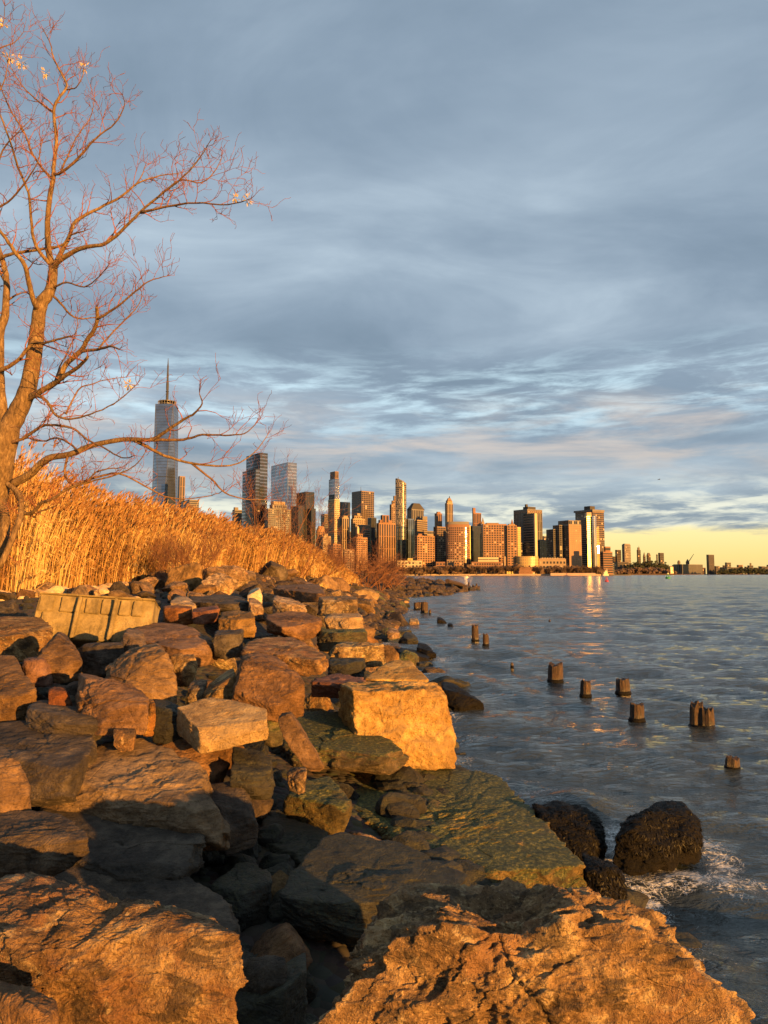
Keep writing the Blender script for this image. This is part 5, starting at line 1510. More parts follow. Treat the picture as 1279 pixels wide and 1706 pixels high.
b = B('stone_tower', 'tan stepped stone building in front of the brown slab tower', 584, 588, 608, 864, 1660, 'w_tan', 'g_win', 'punch'); b.tier(587, 590, 603, 859); b.tier(593, 595, 600, 855, win='-')
b = B('office_block', 'grey block below the tan stepped building', 595, 600, 616, 874, 1620, 'w_grey', 'g_win', 'bands')
b = B('office_tower', 'blue grey tower left of the ribbed brick tower', 612, 618, 627, 862, 1750, 'g_grey', 'g_win', 'piers')
b = B('brick_tower', 'orange brick tower with a small pale lantern on its stepped top', 591, 594, 612, 895, 1550, 'w_orange', 'g_win', 'punch', pw=4.4, fh=4.2); b.tier(594, 596, 604, 889); b.tier(594, 595, 598, 880, 'w_cream', '-'); b.hip(594, 595, 598, 880, 876, 0.2, 'w_cream')
b = B('brick_building', 'low brick apartment block between the bushes', 572, 574, 590, 915, 1520, 'w_brown', 'g_win', 'punch')
b = B('brick_tower', 'ribbed orange brick tower with raised centre', 627, 631, 659, 871, 1560, 'w_orange', 'g_win', 'piers', pw=6, fh=5)
b.tier(634, 637, 648, 858, 'w_brick', 'g_win', 'piers'); b.tier(630, 633, 653, 866, 'w_brick', '-', dY=2, ybot=871)
# tower with curved sloping top
def curved_tower():
    Y = 1620.0
    c = at_y(668, 957, Y); c.z = 2.0
    t = thing('curved_tower', 'tall tower with curved lit front and top sloping down to the right', 'skyscraper', c)
    hw = 9.0 / FPX * Y
    prof = []
    for i in range(13):
        f = i / 12.0
        prof.append((-hw + 2 * hw * f, -9.0 * math.sin(f * math.pi * 0.62) - 2 + 9 * f * f))
    zt = lambda f: at_y(668, 797 + 8.5 * f ** 1.5, Y).z - 2
    back = 26.0
    zm = at_y(668, 877, Y).z - 2
    for nm, z0, z1f, mt in (('wall', zm, zt, 'w_grey'), ('lower_wall', 0, lambda f: zm, 'g_dark')):
        mb = MB()
        n = len(prof)
        for i in range(n - 1):
            (x0, y0), (x1, y1) = prof[i], prof[i + 1]
            f0, f1 = i / (n - 1), (i + 1) / (n - 1)
            mb.poly([(x0, y0, z0), (x1, y1, z0), (x1, y1, z1f(f1)), (x0, y0, z1f(f0))])
            mb.poly([(x0, y0, z1f(f0)), (x1, y1, z1f(f1)), (x1, back, z1f(f1)), (x0, back, z1f(f0))])
        x0, y0 = prof[0]; x1, y1 = prof[-1]
        mb.poly([(x0, back, z0), (x0, y0, z0), (x0, y0, z1f(0)), (x0, back, z1f(0))])
        mb.poly([(x1, y1, z0), (x1, back, z0), (x1, back, z1f(1)), (x1, y1, z1f(1))])
        mb.poly([(x1, back, z0), (x0, back, z0), (x0, back, z1f(0)), (x1, back, z1f(1))])
        mb.build(nm, M[mt], t)
    mb, mc = MB(), MB()
    r = random.Random(4)
    n = len(prof)
    for i in range(n - 1):
        (x0, y0), (x1, y1) = prof[i], prof[i + 1]
        top = zt((i + 0.5) / (n - 1)) - 3
        z = zm + 1
        while z < top:
            d = Vector((x1 - x0, y1 - y0)); nm_ = Vector((d.y, -d.x)).normalized() * 0.25
            q0, q1 = Vector((x0, y0)) + d * 0.15 + nm_, Vector((x0, y0)) + d * 0.85 + nm_
            (mc if r.random() < 0.22 else mb).poly([(q0.x, q0.y, z), (q1.x, q1.y, z), (q1.x, q1.y, z + 2.8), (q0.x, q0.y, z + 2.8)])
            z += 4.6
        d = Vector((x1 - x0, y1 - y0)); nm_ = Vector((d.y, -d.x)).normalized() * 0.25
        for z in np.arange(3, zm - 4, 9):
            if i % 2 == 0: mc.poly([(x0 + nm_.x, y0 + nm_.y, z), (x0 + d.x * 0.2 + nm_.x, y0 + d.y * 0.2 + nm_.y, z), (x0 + d.x * 0.2 + nm_.x, y0 + d.y * 0.2 + nm_.y, z + 7), (x0 + nm_.x, y0 + nm_.y, z + 7)])
    mb.build('window_grid', M['g_win'], t, kind='stuff'); mc.build('window_grid', M['g_winshine'], t, kind='stuff')
    mb = MB(); mb.tube([(-hw * 0.5, 5, zt(0) - 5), (-hw * 0.5, 5, zt(0) + 4)], [0.8, 0.5], 6); mb.build('mast', M['steel'], t)
curved_tower()
b = B('stone_tower', 'brown stepped tower close behind the left side of the curved tower', 649, 652, 664, 840, 1720, 'w_brown', 'g_win', 'punch'); b.tier(652, 654, 662, 834); b.tier(655, 657, 662, 826)
b = B('office_tower', 'dark tower with a truncated pyramid roof', 678, 686, 706, 848, 1850, 'w_dark', 'g_win', 'piers', beta=36); b.hip(677, 685, 708, 848.5, 837.4, 0.42, 'roof')
b = B('glass_tower', 'grey glass tower right of the curved tower', 674, 680, 690, 864, 1640, 'g_grey', 'g_dark', 'piers')
b = B('stone_tower', 'tan stone tower with dark cap below the pyramid roofed tower', 692, 695, 712, 866, 1680, 'w_tan', 'g_win', 'bands'); b.tier(702, 704, 712, 860, 'w_dark', '-')
b = B('brick_building', 'orange brick apartment block with rows of balconies', 691, 695, 724, 892, 1540, 'w_orange', 'g_win', 'punch', pw=6, fh=4.6, fill=0.62); b.tier(709, 711, 722, 890, 'w_tan', '-'); b.tier(696, 697, 703, 889, 'w_brick', '-', ybot=893)
b = B('brick_tower', 'pink brick tower with a notched flat top', 724, 728, 736.5, 855, 1800, 'w_brick', 'g_win', 'piers'); b.tier(727, 729, 734, 852.5, win='-')
b = B('office_tower', 'dim brown tower below the pink brick tower', 722, 728, 745, 877, 1700, 'w_brown', 'g_win', 'grid')
b = B('stone_tower', 'slim stone tower with arched windows and a domed crown', 741.5, 745, 755, 838, 1900, 'w_tan', 'g_win', 'piers', pw=5); b.tier(743, 746, 754, 834, win='-'); b.hip(743.5, 746, 753.5, 834, 829.5, 0.45, 'w_brown'); b.mast(748.5, 830, 826.5, 1.6, dY=12)
# rounded hotel
def rounded_block(name, label, x0, x1, yt, Y, wall, win, cat, bulge, pw=4.4, fh=4.6, crown=None, z0=2.0, style='punch', k=0.6, jitter=0.05, bright=0.12):
    c = at_y((x0 + x1) / 2, 957, Y); c.z = z0
    t = thing(name, label, cat, c)
    hw = (x1 - x0) / 2 / FPX * Y
    n = 16
    pr = []
    for i in range(n + 1):
        f = i / n
        pr.append(Vector((-hw * math.cos(math.pi * f) if bulge > 1 else -hw + 2 * hw * f, -bulge * math.sin(math.pi * f))))
    H_ = at_y(640, yt, Y).z - z0
    fp = [tuple(p) for p in pr] + [(hw, 22.0), (-hw, 22.0)]
    mb = MB(); mb.prism(fp, 0, H_); mb.build('wall', M[wall], t, recalc=True)
    ma, mc = MB(), MB()
    r = random.Random(9)
    for i in range(n):
        d = pr[i + 1] - pr[i]
        if d.length < 1: continue
        nm_ = Vector((d.y, -d.x)).normalized()
        nc = max(1, round(d.length / pw))
        for q in range(nc):
            for z in np.arange(4, H_ - (9 if crown else 3), fh):
                a_ = pr[i] + d * ((q + 0.5 - k / 2) / nc); b_ = pr[i] + d * ((q + 0.5 + k / 2) / nc)
                o1, o2, o3, o4 = (nm_ * (0.25 + r.uniform(0, jitter)) for _ in range(4))
                (mc if r.random() < bright else ma).poly([(a_.x + o1.x, a_.y + o1.y, z), (b_.x + o2.x, b_.y + o2.y, z), (b_.x + o3.x, b_.y + o3.y, z + fh * 0.62), (a_.x + o4.x, a_.y + o4.y, z + fh * 0.62)])
    ma.build('window_grid', M[win], t, kind='stuff'); mc.build('window_grid', M['g_winshine'], t, kind='stuff')
    if crown:
        mb = MB(); mb.prism([(p[0] * 0.94, p[1] * 0.94 + 1) for p in fp], H_ + 0.2, H_ + crown); mb.build('crown', M['w_grey'], t, recalc=True)
    return t, hw, H_
t, hw, H_ = rounded_block('hotel_tower', 'rounded hotel tower of bronze glass with a gleaming right edge', 744.5, 783, 874, 1560, 'w_brick', 'g_win', 'building', 9.0, crown=6, bright=0.15)
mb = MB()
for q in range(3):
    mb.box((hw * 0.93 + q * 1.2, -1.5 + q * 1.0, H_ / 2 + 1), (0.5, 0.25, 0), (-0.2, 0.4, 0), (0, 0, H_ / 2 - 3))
mb.build('edge_gleam', M['g_sungold'], t)  # gold strips put the gleam of the right edge into colour
b = B('office_tower', 'dark green glass slab between the rounded hotel and the brown hotel', 781, 787, 806, 876, 1640, 'g_dark', 'g_win', 'piers', pw=4)
b = B('brick_tower', 'red brick tower with a tall chimney like left shaft', 787, 789, 802, 854, 1700, 'w_brick', 'g_win', 'piers', pw=4.5); b.tier(787, 788.5, 792.5, 846, win='-')
b = B('hotel_building', 'broad brown brick hotel with gridded windows and roof turrets', 801, 805, 844, 873, 1540, 'w_orange', 'g_win', 'punch', beta=1, pw=5.0, fh=4.6, fill=0.6)
b.tier(808, 811, 831, 871, 'w_brown', '-', dY=4); b.tier(802, 803, 807, 869, 'w_tan', '-', dY=5, ybot=873); b.hip(802.5, 803, 806.5, 869, 862, 0.15, 'w_dark', dY=7)
b.tier(843, 845, 861, 875, 'w_orange', 'g_win', 'punch', dY=-6, ybot=950, name='side_wing', pw=5.5, fh=5.0, fill=0.55); b.tier(846, 848, 858, 873, 'w_tan', '-', dY=0, ybot=876)
b.hip(851, 852, 855.5, 873, 865, 0.2, 'w_brick', dY=2)
b = B('glass_building', 'small yellow glass block squeezed right of the brown hotel', 860, 862, 867.5, 878, 1570, 'g_pav', 'w_tan', 'bands', beta=30, fill=0.3)
b = B('office_tower', 'tall dark tower with barred top floors and a round rooftop plant', 856, 879, 904, 848, 1750, 'w_dark', 'g_win', 'piers', beta=32, pw=5, fill=0.5)
b.tier(857, 879.3, 903, 850.5, 'w_brown', 'g_win', 'punch', dY=-1.5, ybot=854, name='top_floor', pw=6)
b.tier(872, 880, 893, 844, 'roof', '-', dY=14); b.tier(875, 877, 880, 840, 'roof', '-', dY=18)
b = B('glass_tower', 'dark banded glass tower with a lit right edge before the tall dark tower', 872.5, 891, 895, 855, 1580, 'g_dark', 'w_brown', 'bands', beta=32, fill=0.3, fh=5.4)
b.block('sunlit_strip', [tuple(np.array(p) - np.array([0, 0.6])) for p in b.foot(891, 891.2, 895, 1579)], 10, b.ztop, M['w_cream'])  # cream strip stands in for sunlight on the narrow right face
b = B('office_block', 'low dark block right of the banded glass tower', 895, 899, 910, 899, 1700, 'w_dark', 'g_win', 'grid')
b = B('office_block', 'low dark block between the brown hotel and the banded tower', 861, 864, 873, 904, 1600, 'w_dark', 'g_win', 'grid')
rounded_block('glass_pavilion', 'low curved golden glass building at the foot of the dark towers', 861, 897, 927, 1530, 'g_pav', 'w_tan', 'building', 14.0, pw=5, fh=6, k=0.35, bright=0.0)
def hex_terrace():
    Y = 1512.0
    c = at_y(872, 957, Y); c.z = 2.0
    t = thing('stepped_museum', 'low six sided stepped museum building by the water', 'museum', c)
    for i, (r_, z0, z1) in enumerate(((25, 0, 4), (26, 4.4, 7), (22, 7.4, 10), (23, 10.4, 12.5), (17, 12.9, 15))):
        mb = MB(); mb.prism([(r_ * math.cos(q * math.pi / 3), 0.8 * r_ * math.sin(q * math.pi / 3)) for q in range(6)], z0, z1)
        mb.build('tier', M['w_brick'], t, recalc=True)
hex_terrace()
b = B('ferry_building', 'long low tan arched hall with rooftop knobs at the water, left of the stepped block', 897, 897, 942, 932, 1530, 'w_tan', 'g_win', 'punch', beta=-4, pw=6.5, fh=8, fill=0.5)
for i in range(7): b.tier(902 + i * 4.2, 902.5 + i * 4.2, 904 + i * 4.2, 929, 'w_cream', '-', dY=4, ybot=932.5, name='roof_knob')
b.hip(897, 897, 942.5, 932, 930, 0.9, 'w_tan')
b = B('office_block', 'big dark stepped block with a right face coloured copper as sunlight', 927, 947.5, 968.5, 874, 1620, 'w_dark', 'g_win', 'grid', beta=26, pw=4.6, fh=4.4)
b.tier(930, 947.5, 968, 866.5, 'w_dark', 'g_win', 'grid', dY=1)
b.tier(921, 932, 940, 874.5, dY=10, ybot=955, name='step_wing'); b.tier(910, 922, 930, 881.5, dY=16, ybot=955, name='step_wing')
fp = b.foot(947.6, 947.8, 968.3, 1619.2)
b.block('sunlit_face', [fp[0], fp[1], tuple(np.array(fp[1]) + (0, 0.5)), tuple(np.array(fp[0]) + (0, 0.5))], 4, at_y(948, 874, 1620).z, M['w_suncopper'])  # copper plate puts the sunlight on the right face into its colour
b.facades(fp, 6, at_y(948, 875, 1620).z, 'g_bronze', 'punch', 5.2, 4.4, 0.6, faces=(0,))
b = B('office_tower', 'tall brown tower with overhanging top behind the golden glass tower', 959, 988, 1007, 852, 1900, 'w_brown', 'g_win', 'grid', beta=34, pw=5, fh=5)
b.tier(956.5, 988, 1008, 848.5, 'w_dark', '-', dY=-3); b.tier(974, 984, 992, 843, 'roof', '-', dY=14)
def golden_tower():
    Y = 1720.0
    c = at_y(985, 957, Y); c.z = 2.0
    t = thing('glass_tower', 'gleaming golden glass tower mirroring the low sun beside a silver curved bay', 'skyscraper', c)
    k = Y / FPX
    X_ = lambda px: (px - 985) * k
    zt = lambda yy: at_y(985, yy, Y).z - 2
    def blk(name, x0, x1, y0, y1, z1, mat):
        mb = MB(); mb.prism([(X_(x0), y0), (X_(x1), y1), (X_(x1), 24 + y0), (X_(x0), 24 + y0)], 0, zt(z1)); return mb.build(name, M[mat], t, recalc=True)
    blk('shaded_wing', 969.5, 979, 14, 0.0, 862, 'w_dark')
    blk('sun_gold_wall', 979, 986.8, -4.0, -1.5, 860, 'g_sungold')
    blk('sun_gold_wall', 994.6, 999.6, 1.5, 0.0, 879, 'g_sungold')
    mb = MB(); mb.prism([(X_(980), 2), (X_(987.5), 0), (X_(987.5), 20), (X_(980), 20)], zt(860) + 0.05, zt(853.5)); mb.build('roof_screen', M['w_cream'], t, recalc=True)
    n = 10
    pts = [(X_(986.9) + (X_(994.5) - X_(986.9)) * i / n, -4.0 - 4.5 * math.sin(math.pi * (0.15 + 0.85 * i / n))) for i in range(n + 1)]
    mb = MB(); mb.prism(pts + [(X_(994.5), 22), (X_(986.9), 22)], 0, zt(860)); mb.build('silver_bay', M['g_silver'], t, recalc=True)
    mb = MB()
    for z in np.arange(3, zt(862), 4.6):
        a_, b_ = Vector((X_(979), -4.0)), Vector((X_(986.8), -1.5)); nm_ = Vector((0.04, -0.3))
        mb.poly([(a_.x + nm_.x, a_.y + nm_.y, z), (b_.x + nm_.x, b_.y + nm_.y, z), (b_.x + nm_.x, b_.y + nm_.y, z + 1.5), (a_.x + nm_.x, a_.y + nm_.y, z + 1.5)])
        if z < zt(880): mb.poly([(X_(994.7), 1.1, z), (X_(999.5), -0.4, z), (X_(999.5), -0.4, z + 1.5), (X_(994.7), 1.1, z + 1.5)])
        for i in range(n):
            p, q = pts[i], pts[i + 1]
            mb.poly([(p[0], p[1] - 0.3, z), (q[0], q[1] - 0.3, z), (q[0], q[1] - 0.3, z + 1.0), (p[0], p[1] - 0.3, z + 1.0)])
    mb.build('spandrel', M['w_brown'], t, kind='stuff')
    mb = MB()
    for j, z in enumerate(np.arange(zt(955), zt(866), 4.6)):
        mb.poly([(X_(970), 13.0, z + 1), (X_(978.6), 0.2, z + 1), (X_(978.6), 0.2, z + 3.4), (X_(970), 13.0, z + 3.4)])
    mb.build('window_grid', M['g_win'], t, kind='stuff')
    # the pane that throws the sun back at the shore: faces half way between the camera and the sun
    cpos = c + Vector((X_(997.5), -1.5, zt(914)))
    tocam = (Vector((0, 0, EYE)) - cpos).normalized()
    nrm = (tocam - trav.normalized()).normalized()
    sd = nrm.cross(Vector((0, 0, 1))).normalized(); up = sd.cross(nrm)
    for dz in range(-2, 2):
        mb = MB(); p = cpos - c + Vector((0, 0, dz * 4.6))
        mb.box(p, sd * 1.8, nrm * 0.1, up * 1.6)
        mb.build('window', M['g_mirror'], t, recalc=True)
golden_tower()
b = B('office_block', 'brown banded block with a set back top at the right end of the skyline', 999, 1004, 1019.5, 919, 1560, 'w_brick', 'g_win', 'bands', beta=30); b.tier(1006, 1008, 1016.5, 910.5, 'w_brick', 'g_win', 'bands')
# waterfront row
b = B('museum_building', 'low tan hall with a yellow rooftop box at the left of the waterfront', 660, 662, 702.5, 934, 1530, 'w_cream', 'g_win', 'punch', beta=-3, pw=7, fh=6); b.tier(678, 679, 687, 930, 'w_yellow', '-', ybot=934.5, dY=4)
b = B('brick_building', 'low brick waterfront building below the rounded hotel', 724, 726, 742, 936, 1530, 'w_brick', 'g_win', 'punch', beta=-3, pw=5, fh=5)
b = B('brick_building', 'low tan and brick building at the foot of the rounded hotel', 742, 744, 772, 932, 1525, 'w_brown', 'g_win', 'punch', beta=-3, pw=5, fh=5); b.tier(755, 756, 769, 936, 'w_orange', 'g_win', 'punch', dY=-14, ybot=955, name='side_wing')
b = B('brick_building', 'low brick block under a long cream rooftop box', 783, 785, 842, 936, 1525, 'w_brick', 'g_win', 'punch', beta=-3, pw=5, fh=5); b.tier(795, 796, 830, 928.5, 'w_cream', 'g_win', 'bands', dY=2, fill=0.2, fh=9); b.tier(838, 839, 842, 927, 'w_tan', '-', dY=-6, ybot=955)
b = B('harbour_shed', 'long low shed with white roof at the ferry landing', 842, 843, 856, 952, 1505, 'w_yellow', None, beta=4, cat='shed')
b = B('kiosk', 'small white waterfront kiosk below the museum', 880, 881, 890, 953.5, 1500, 'w_cream', None, beta=4, cat='kiosk')
b = B('kiosk', 'white roofed kiosk below the golden glass tower', 972, 973, 982, 949, 1560, 'w_cream', None, beta=4, cat='kiosk')
slab('pale_embankment', [tuple(at_y(917, 957, 1470)[:2]), tuple(at_y(992, 957, 1470)[:2]), tuple(at_y(985, 957, 1500)[:2]), tuple(at_y(925, 957, 1500)[:2])], -3, 5.0, M['w_pinkstone'])
# generic blocks behind so no gaps open between towers
for i, (xl, xr, yt, Y, wl, lb) in enumerate((
        (560, 590, 885, 2100, 'w_brown', 'dim brown block between the slender tower and the tan stepped building'),
        (608, 632, 905, 2000, 'w_dark', 'dark low block behind the russet bushes'),
        (655, 682, 900, 2050, 'w_grey', 'dim grey block behind the curved tower'),
        (700, 728, 884, 2100, 'w_dark', 'dark glass block behind the balconied apartment block'),
        (735, 750, 880, 2200, 'w_tan', 'tan block hidden below the slim domed tower'),
        (800, 812, 900, 2100, 'w_dark', 'dark sliver of a block behind the left end of the brown hotel'),
        (903, 914, 893, 2100, 'w_grey', 'greenish dim block in the gap left of the big stepped block'),
        (1004, 1022, 938, 2000, 'w_dark', 'low dark block behind the brown banded block'))):
    B('office_block', lb, xl, xl + 3, xr, yt, Y, wl, 'g_win', 'grid')

# distant borough across the water
def far_b(label, xl, xr, yt, wall='w_far', style='grid', Y=4200, name='distant_tower', **kw):
    return B(name, label, xl, xl + (xr - xl) * 0.3, xr, yt, Y, wall, 'g_win', style, beta=34, pw=9, fh=9, z0=2.5, **kw)
far_b('distant plain tower left of the pale patterned tower', 1024, 1034, 916)
far_b('distant short block left of the plain tower', 1019, 1026, 927)
b = far_b('distant pale tower with patterned windows, tallest beyond the skyline', 1035.5, 1050, 907, 'w_farpale', 'punch', fill=0.5); b.tier(1037, 1041, 1049, 905.8, win='-')
b = far_b('distant stepped tower under a thin jib', 1060, 1066.5, 916); b.tier(1061, 1062, 1065, 912, win='-'); b.mast(1064, 913, 909, 1.2)
b = far_b('distant pointed tower right of the stepped one', 1070, 1074.5, 927); b.hip(1070, 1071.5, 1074.5, 927, 920, 0.1, 'w_far')
b = far_b('distant round shouldered tower right of the pointed one', 1076, 1083, 925); b.hip(1076, 1078, 1083, 925, 921, 0.5, 'w_far')
far_b('distant dark slab tower in the middle of the far shore', 1095.5, 1105, 921, 'w_far')
far_b('distant thin pale slab beside the dark slab tower', 1092, 1094.8, 923.5, 'w_farpale')
far_b('distant low brown apartment block at the skyline end', 1020, 1046, 936, Y=3900, name='distant_block')
far_b('distant brown warehouse row in the middle of the far shore', 1100, 1118, 943, Y=4000, name='distant_block')
b = far_b('distant long dark warehouse with two small domes', 1120, 1169, 940, 'w_dark', 'piers', Y=3800, name='distant_block')
b.tier(1127, 1129, 1132, 936, 'w_far', '-', ybot=940); b.hip(1127, 1129, 1132, 936, 933.5, 0.4, 'w_far'); b.tier(1141, 1143, 1147, 936, 'w_far', '-', ybot=940); b.hip(1141, 1143, 1147, 936, 931.5, 0.15, 'w_far')
far_b('tall lone slab tower with lit front at the right of the far shore', 1175.5, 1188.5, 924, 'w_far', 'piers', Y=3700)
far_b('distant low block right of the lone slab tower', 1188, 1197, 943, Y=3900, name='distant_block')
far_b('distant dark cube block near the right edge', 1206, 1216, 937, 'w_dark', Y=4000, name='distant_block')
far_b('distant wide low block under the dark cube', 1197, 1232, 945, Y=4100, name='distant_block')
b = far_b('distant church like block with a small tower near the right edge', 1243, 1253, 942, Y=4300, name='distant_block'); b.tier(1247, 1248, 1250, 938, win='-')
far_b('distant low block beside the right edge', 1262, 1279, 944, Y=4500, name='distant_block')
far_b('farthest low block at the right edge', 1275, 1300, 941, Y=4700, name='distant_block')
rr_ = random.Random(77)
FARN = [('the plain tower', 1029), ('the pale patterned tower', 1043), ('the stepped tower', 1063), ('the pointed tower', 1072), ('the round shouldered tower', 1080), ('the dark slab tower', 1100), ('the long domed warehouse', 1140), ('the crane', 1152), ('the lone slab tower', 1182), ('the dark cube block', 1211), ('the church like block', 1248), ('the right edge', 1275)]
for i in range(22):
    x = 1018 + i * 12.3 + rr_.uniform(-3, 3)
    far_b(uniq('distant low %s roof below and near %s' % (rr_.choice(['flat', 'plain', 'dim']), min(FARN, key=lambda q: abs(q[1] - x))[0])), x, x + rr_.uniform(5, 12), 946 - rr_.uniform(0, 5), rr_.choice(['w_far', 'w_far', 'w_dark', 'w_brick']), Y=4600 + rr_.uniform(0, 400), name='distant_block', group='distant low roofs of the far shore')
mb = MB()
cp = at_y(1147, 955, 3850); cp.z = 3
ct = thing('tower_crane', 'slanting construction crane on the far shore', 'crane', cp)
p0, p1 = at_y(1147, 936, 3850) - cp, at_y(1155.5, 923, 3850) - cp
mb.tube([(0, 0, 0), p0], [3, 3], 4); mb.build('mast', M['steel'], ct)
mb = MB(); mb.tube([p0, p1], [2.2, 1.2], 4); mb.build('jib', M['steel'], ct)
mb = MB(); mb.tube([p0, p0 + (p0 - p1) * 0.25 + Vector((0, 0, 4))], [3.0, 3.5], 4); mb.build('counterweight', M['steel'], ct)

# far hills / woods
def wood(name, label, x0, x1, ytop, ybase, Y, mat, seed, n=500):
    r = np.random.default_rng(seed)
    mb_v, mb_f = [], []
    px = r.uniform(x0, x1, n)
    for p in px:
        f = (p - x0) / (x1 - x0)
        hy = ybase - (ybase - ytop) * (0.55 + 0.45 * math.sin(math.pi * f) + r.normal(0, 0.12)) * r.uniform(0.3, 1.0)
        c = at_y(p, hy, Y + r.uniform(0, 120))
        s = r.uniform(2.2, 6.0)
        i0 = sum(len(v) for v in mb_v)
        d, tr = ico(2)
        q = d * s * np.array([1, 0.8, 0.9]) * (1 + 0.35 * r.normal(size=len(d)))[:, None]
        mb_v.append(q + np.array(c)); mb_f.append(tr + i0)
    o = link(bpy.data.objects.new(name, mesh_np(name, np.concatenate(mb_v), np.concatenate(mb_f), M[mat], smooth=False)))
    return tag(o, label, 'trees', kind='stuff')
wood('far_wood', 'dark evergreen trees massed on the far shore below the distant towers', 1040, 1116, 937, 956, 3700, 'fargreen', 1, 700)
wood('far_wood', 'brown winter trees along the foot of the island shore', 1016, 1125, 948, 958, 2600, 'farwood', 2, 800)
wood('far_wood', 'dark low trees along the shore at the right edge', 1196, 1300, 948, 957, 3600, 'fargreen', 3, 600)
wood('far_wood', 'brown undergrowth along the waterfront park', 655, 1005, 944, 957, 1500, 'farwood', 4, 700)

# winter trees of the waterfront park, one object each
def tree_mesh(seed):
    r = random.Random(seed)
    tk, cr = MB(), MB()
    tk.tube([(0, 0, 0), (0.2, 0, 4), (0.1, 0.2, 8)], [0.5, 0.4, 0.25], 5)
    for _ in range(9):
        a_ = r.uniform(0, 6.28); z = r.uniform(4, 8)
        d = Vector((math.cos(a_) * 0.7, math.sin(a_) * 0.7, 1)) * r.uniform(5, 9)
        p = Vector((0.1, 0.1, z)); cr.tube([p, p + d * 0.5 + Vector((0, 0, 0.6)), p + d], [0.22, 0.15, 0.06], 3)
        for _ in range(11):
            q = p + d * r.uniform(0.3, 1.0); e = Vector((r.gauss(0, 1), r.gauss(0, 1), r.gauss(0.6, 0.6))) * r.uniform(1.0, 2.6)
            cr.tube([q, q + e], [0.13, 0.05], 3, cap=False)
            for _ in range(3):
                q2 = q + e * r.uniform(0.3, 1); e2 = Vector((r.gauss(0, 1), r.gauss(0, 1), r.gauss(0.4, 0.7))) * 1.2
                cr.tube([q2, q2 + e2], [0.10, 0.05], 3, cap=False)
    return tk.mesh('trunk', M['farwood']), cr.mesh('crown', M['farwood'])
PARKN = [('the low tan hall', 681), ('the balconied apartment block', 708), ('the low brick building', 733), ('the rounded hotel', 764), ('the dark green slab', 788), ('the cream rooftop box', 812), ('the brown hotel', 835), ('the yellow roofed shed', 850), ('the stepped museum', 872), ('the golden pavilion', 888), ('the tan arched hall', 918), ('the stepped dark block', 950), ('the sunlit face', 965), ('the golden tower', 986)]
tms = [tree_mesh(i) for i in range(4)]
def uniqt(label):
    lb = uniq(label)
    return lb
rr_ = random.Random(5)
for i in range(70):
    px = 662 + i * 4.9 + rr_.uniform(-2, 2)
    if px > 1000: break
    b_ = at_y(px, 957, 1492 + rr_.uniform(0, 14)); b_.z = 2.2
    nm_ = min(((n_, abs(q - px)) for n_, q in PARKN), key=lambda q: q[1])[0]
    q_ = dict(PARKN)[nm_]
    t = thing('winter_tree', uniqt('bare brown waterfront tree ' + ('before the middle of ' if abs(px - q_) < 3 else ('before the left half of ' if px < q_ else 'before the right half of ')) + nm_), 'tree', b_, rr_.uniform(0, 6), 'bare trees of the waterfront park')
    s = rr_.uniform(0.75, 1.15); t.scale = (s * 1.1, s * 1.1, s)
    a_, c_ = tms[i % 4]
    link(bpy.data.objects.new('trunk', a_), t); link(bpy.data.objects.new('crown', c_), t)

# buoys, boat, gull
def buoy(px, ybase, ytop, mat, label, shape):
    b_ = at_z(px, ybase, 0.0)
    hh = at_y(px, ytop, b_.y).z
    t = thing('buoy', label, 'buoy', b_)
    mb = MB(); mb.tube([(0, 0, -0.3), (0, 0, 0.12 * hh), (0, 0, 0.3 * hh)], [0.42 * hh, 0.45 * hh, 0.34 * hh], 12); mb.build('float', M[mat], t, smooth=True)
    mb = MB()
    for k in range(4):
        q = k * math.pi / 2 + 0.4
        mb.tube([(0.30 * hh * math.cos(q), 0.30 * hh * math.sin(q), 0.3 * hh), (0.10 * hh * math.cos(q), 0.10 * hh * math.sin(q), 0.82 * hh)], [0.05 * hh] * 2, 4)
    mb.build('cage', M[mat], t)
    mb = MB(); mb.tube([(0, 0, 0.8 * hh), (0, 0, 0.86 * hh), (0, 0, hh)], [0.14 * hh, 0.16 * hh, 0.05 * hh] if shape else [0.16 * hh] * 3, 8); mb.build('lantern', M['whitepaint'] if not shape else M[mat], t)
buoy(1010.5, 969, 961.5, 'redpaint', 'red channel buoy floating off the end of the skyline', 1)
buoy(1112.5, 964, 954.5, 'greenpaint', 'green channel buoy floating before the far shore', 0)
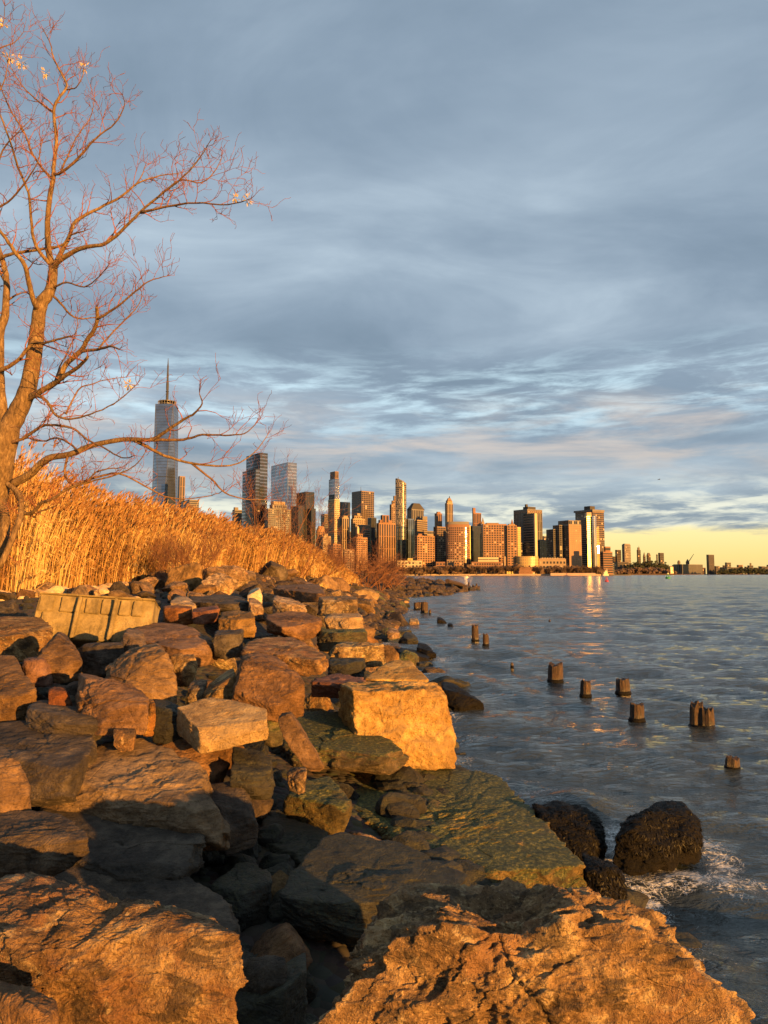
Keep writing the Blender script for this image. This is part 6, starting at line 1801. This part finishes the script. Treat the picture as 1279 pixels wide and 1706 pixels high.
def boat(px, ybase, Y, label, L, hgt, cream=True):
    b_ = at_y(px, ybase, Y); b_.z = 0
    t = thing('harbour_boat', label, 'boat', b_)
    mb = MB(); mb.prism([(-L / 2, -3), (L / 2 - 3, -3), (L / 2, 0), (L / 2 - 3, 3), (-L / 2, 3)], -1, 3); mb.build('hull', M['whitepaint'], t, recalc=True)
    mb = MB(); mb.box((-0.5, 0, 5), (L * 0.32, 0, 0), (0, 2.5, 0), (0, 0, 1.95)); mb.build('cabin', M['whitepaint'], t, recalc=True)
    mb = MB(); mb.box((0.5, 0, 8.4), (L * 0.2, 0, 0), (0, 2, 0), (0, 0, 1.3)); mb.build('wheelhouse', M['whitepaint'], t, recalc=True)
    mb = MB(); mb.tube([(L * 0.2, 0, 7), (L * 0.2, 0, hgt)], [0.7, 0.35], 6); mb.build('mast', M['whitepaint'], t)
boat(1009, 958, 1400, 'cream harbour boat with tall pale mast behind the red buoy', 11, 14)
B('harbour_house', 'small cream house on the far shore right of the green buoy', 1114, 1115, 1120, 944, 2580, 'w_cream', 'g_win', 'punch', beta=10, z0=3)
def gull(px, py, Y, label):
    c = at_y(px, py, Y)
    t = thing('gull', label, 'bird', c)
    mb = MB(); mb.tube([(-0.22, 0, 0), (-0.08, 0, 0.02), (0.1, 0, 0.02), (0.26, 0, -0.01)], [0.02, 0.07, 0.07, 0.015], 6); mb.build('body', M['gull'], t, smooth=True)
    for s in (-1, 1):
        mb = MB(); mb.box((0.0, s * 0.25, 0.08), (0.07, 0, 0), (0.0, s * 0.2, 0.06), (0, 0, 0.008)); mb.box((-0.05, s * 0.62, 0.10), (0.05, 0, 0), (-0.05, s * 0.18, -0.05), (0, 0, 0.006)); mb.build('wing', M['gull'], t, recalc=True)
gull(1098, 799, 170, 'small dark bird flying over the harbour')

# low unseen stones continuing the bank behind the viewpoint, added for their shade
R2 = random.Random(3)
for i, (x, y, s, zt) in enumerate(((2.6, 0.9, 1.5, 1.25), (1.4, -0.9, 1.7, 1.35), (3.6, -0.9, 1.6, 1.3), (0.1, 0.4, 1.3, 0.95), (4.4, -2.6, 1.8, 1.5), (-1.4, 0.9, 1.5, 1.0), (2.4, -2.6, 1.7, 1.5))):
    me = protos['brown'][i % 3]
    o = link(bpy.data.objects.new('boulder', me)); hz = (me.vertices and max(v.co.z for v in me.vertices)) * s * 1.2
    o.location = (x, y, zt - hz); o.scale = (s, s, s * 1.2); o.rotation_euler = (R2.uniform(-.2, .2), R2.uniform(-.2, .2), R2.uniform(0, 6))
    tag(o, 'unseen brown boulder behind the viewpoint, ' + ('nearest the water', 'second from the water', 'by the right hand', 'right beneath the viewer', 'farthest right', 'at the left hand', 'farthest back')[i], 'boulder', 'unseen boulders behind the viewpoint')
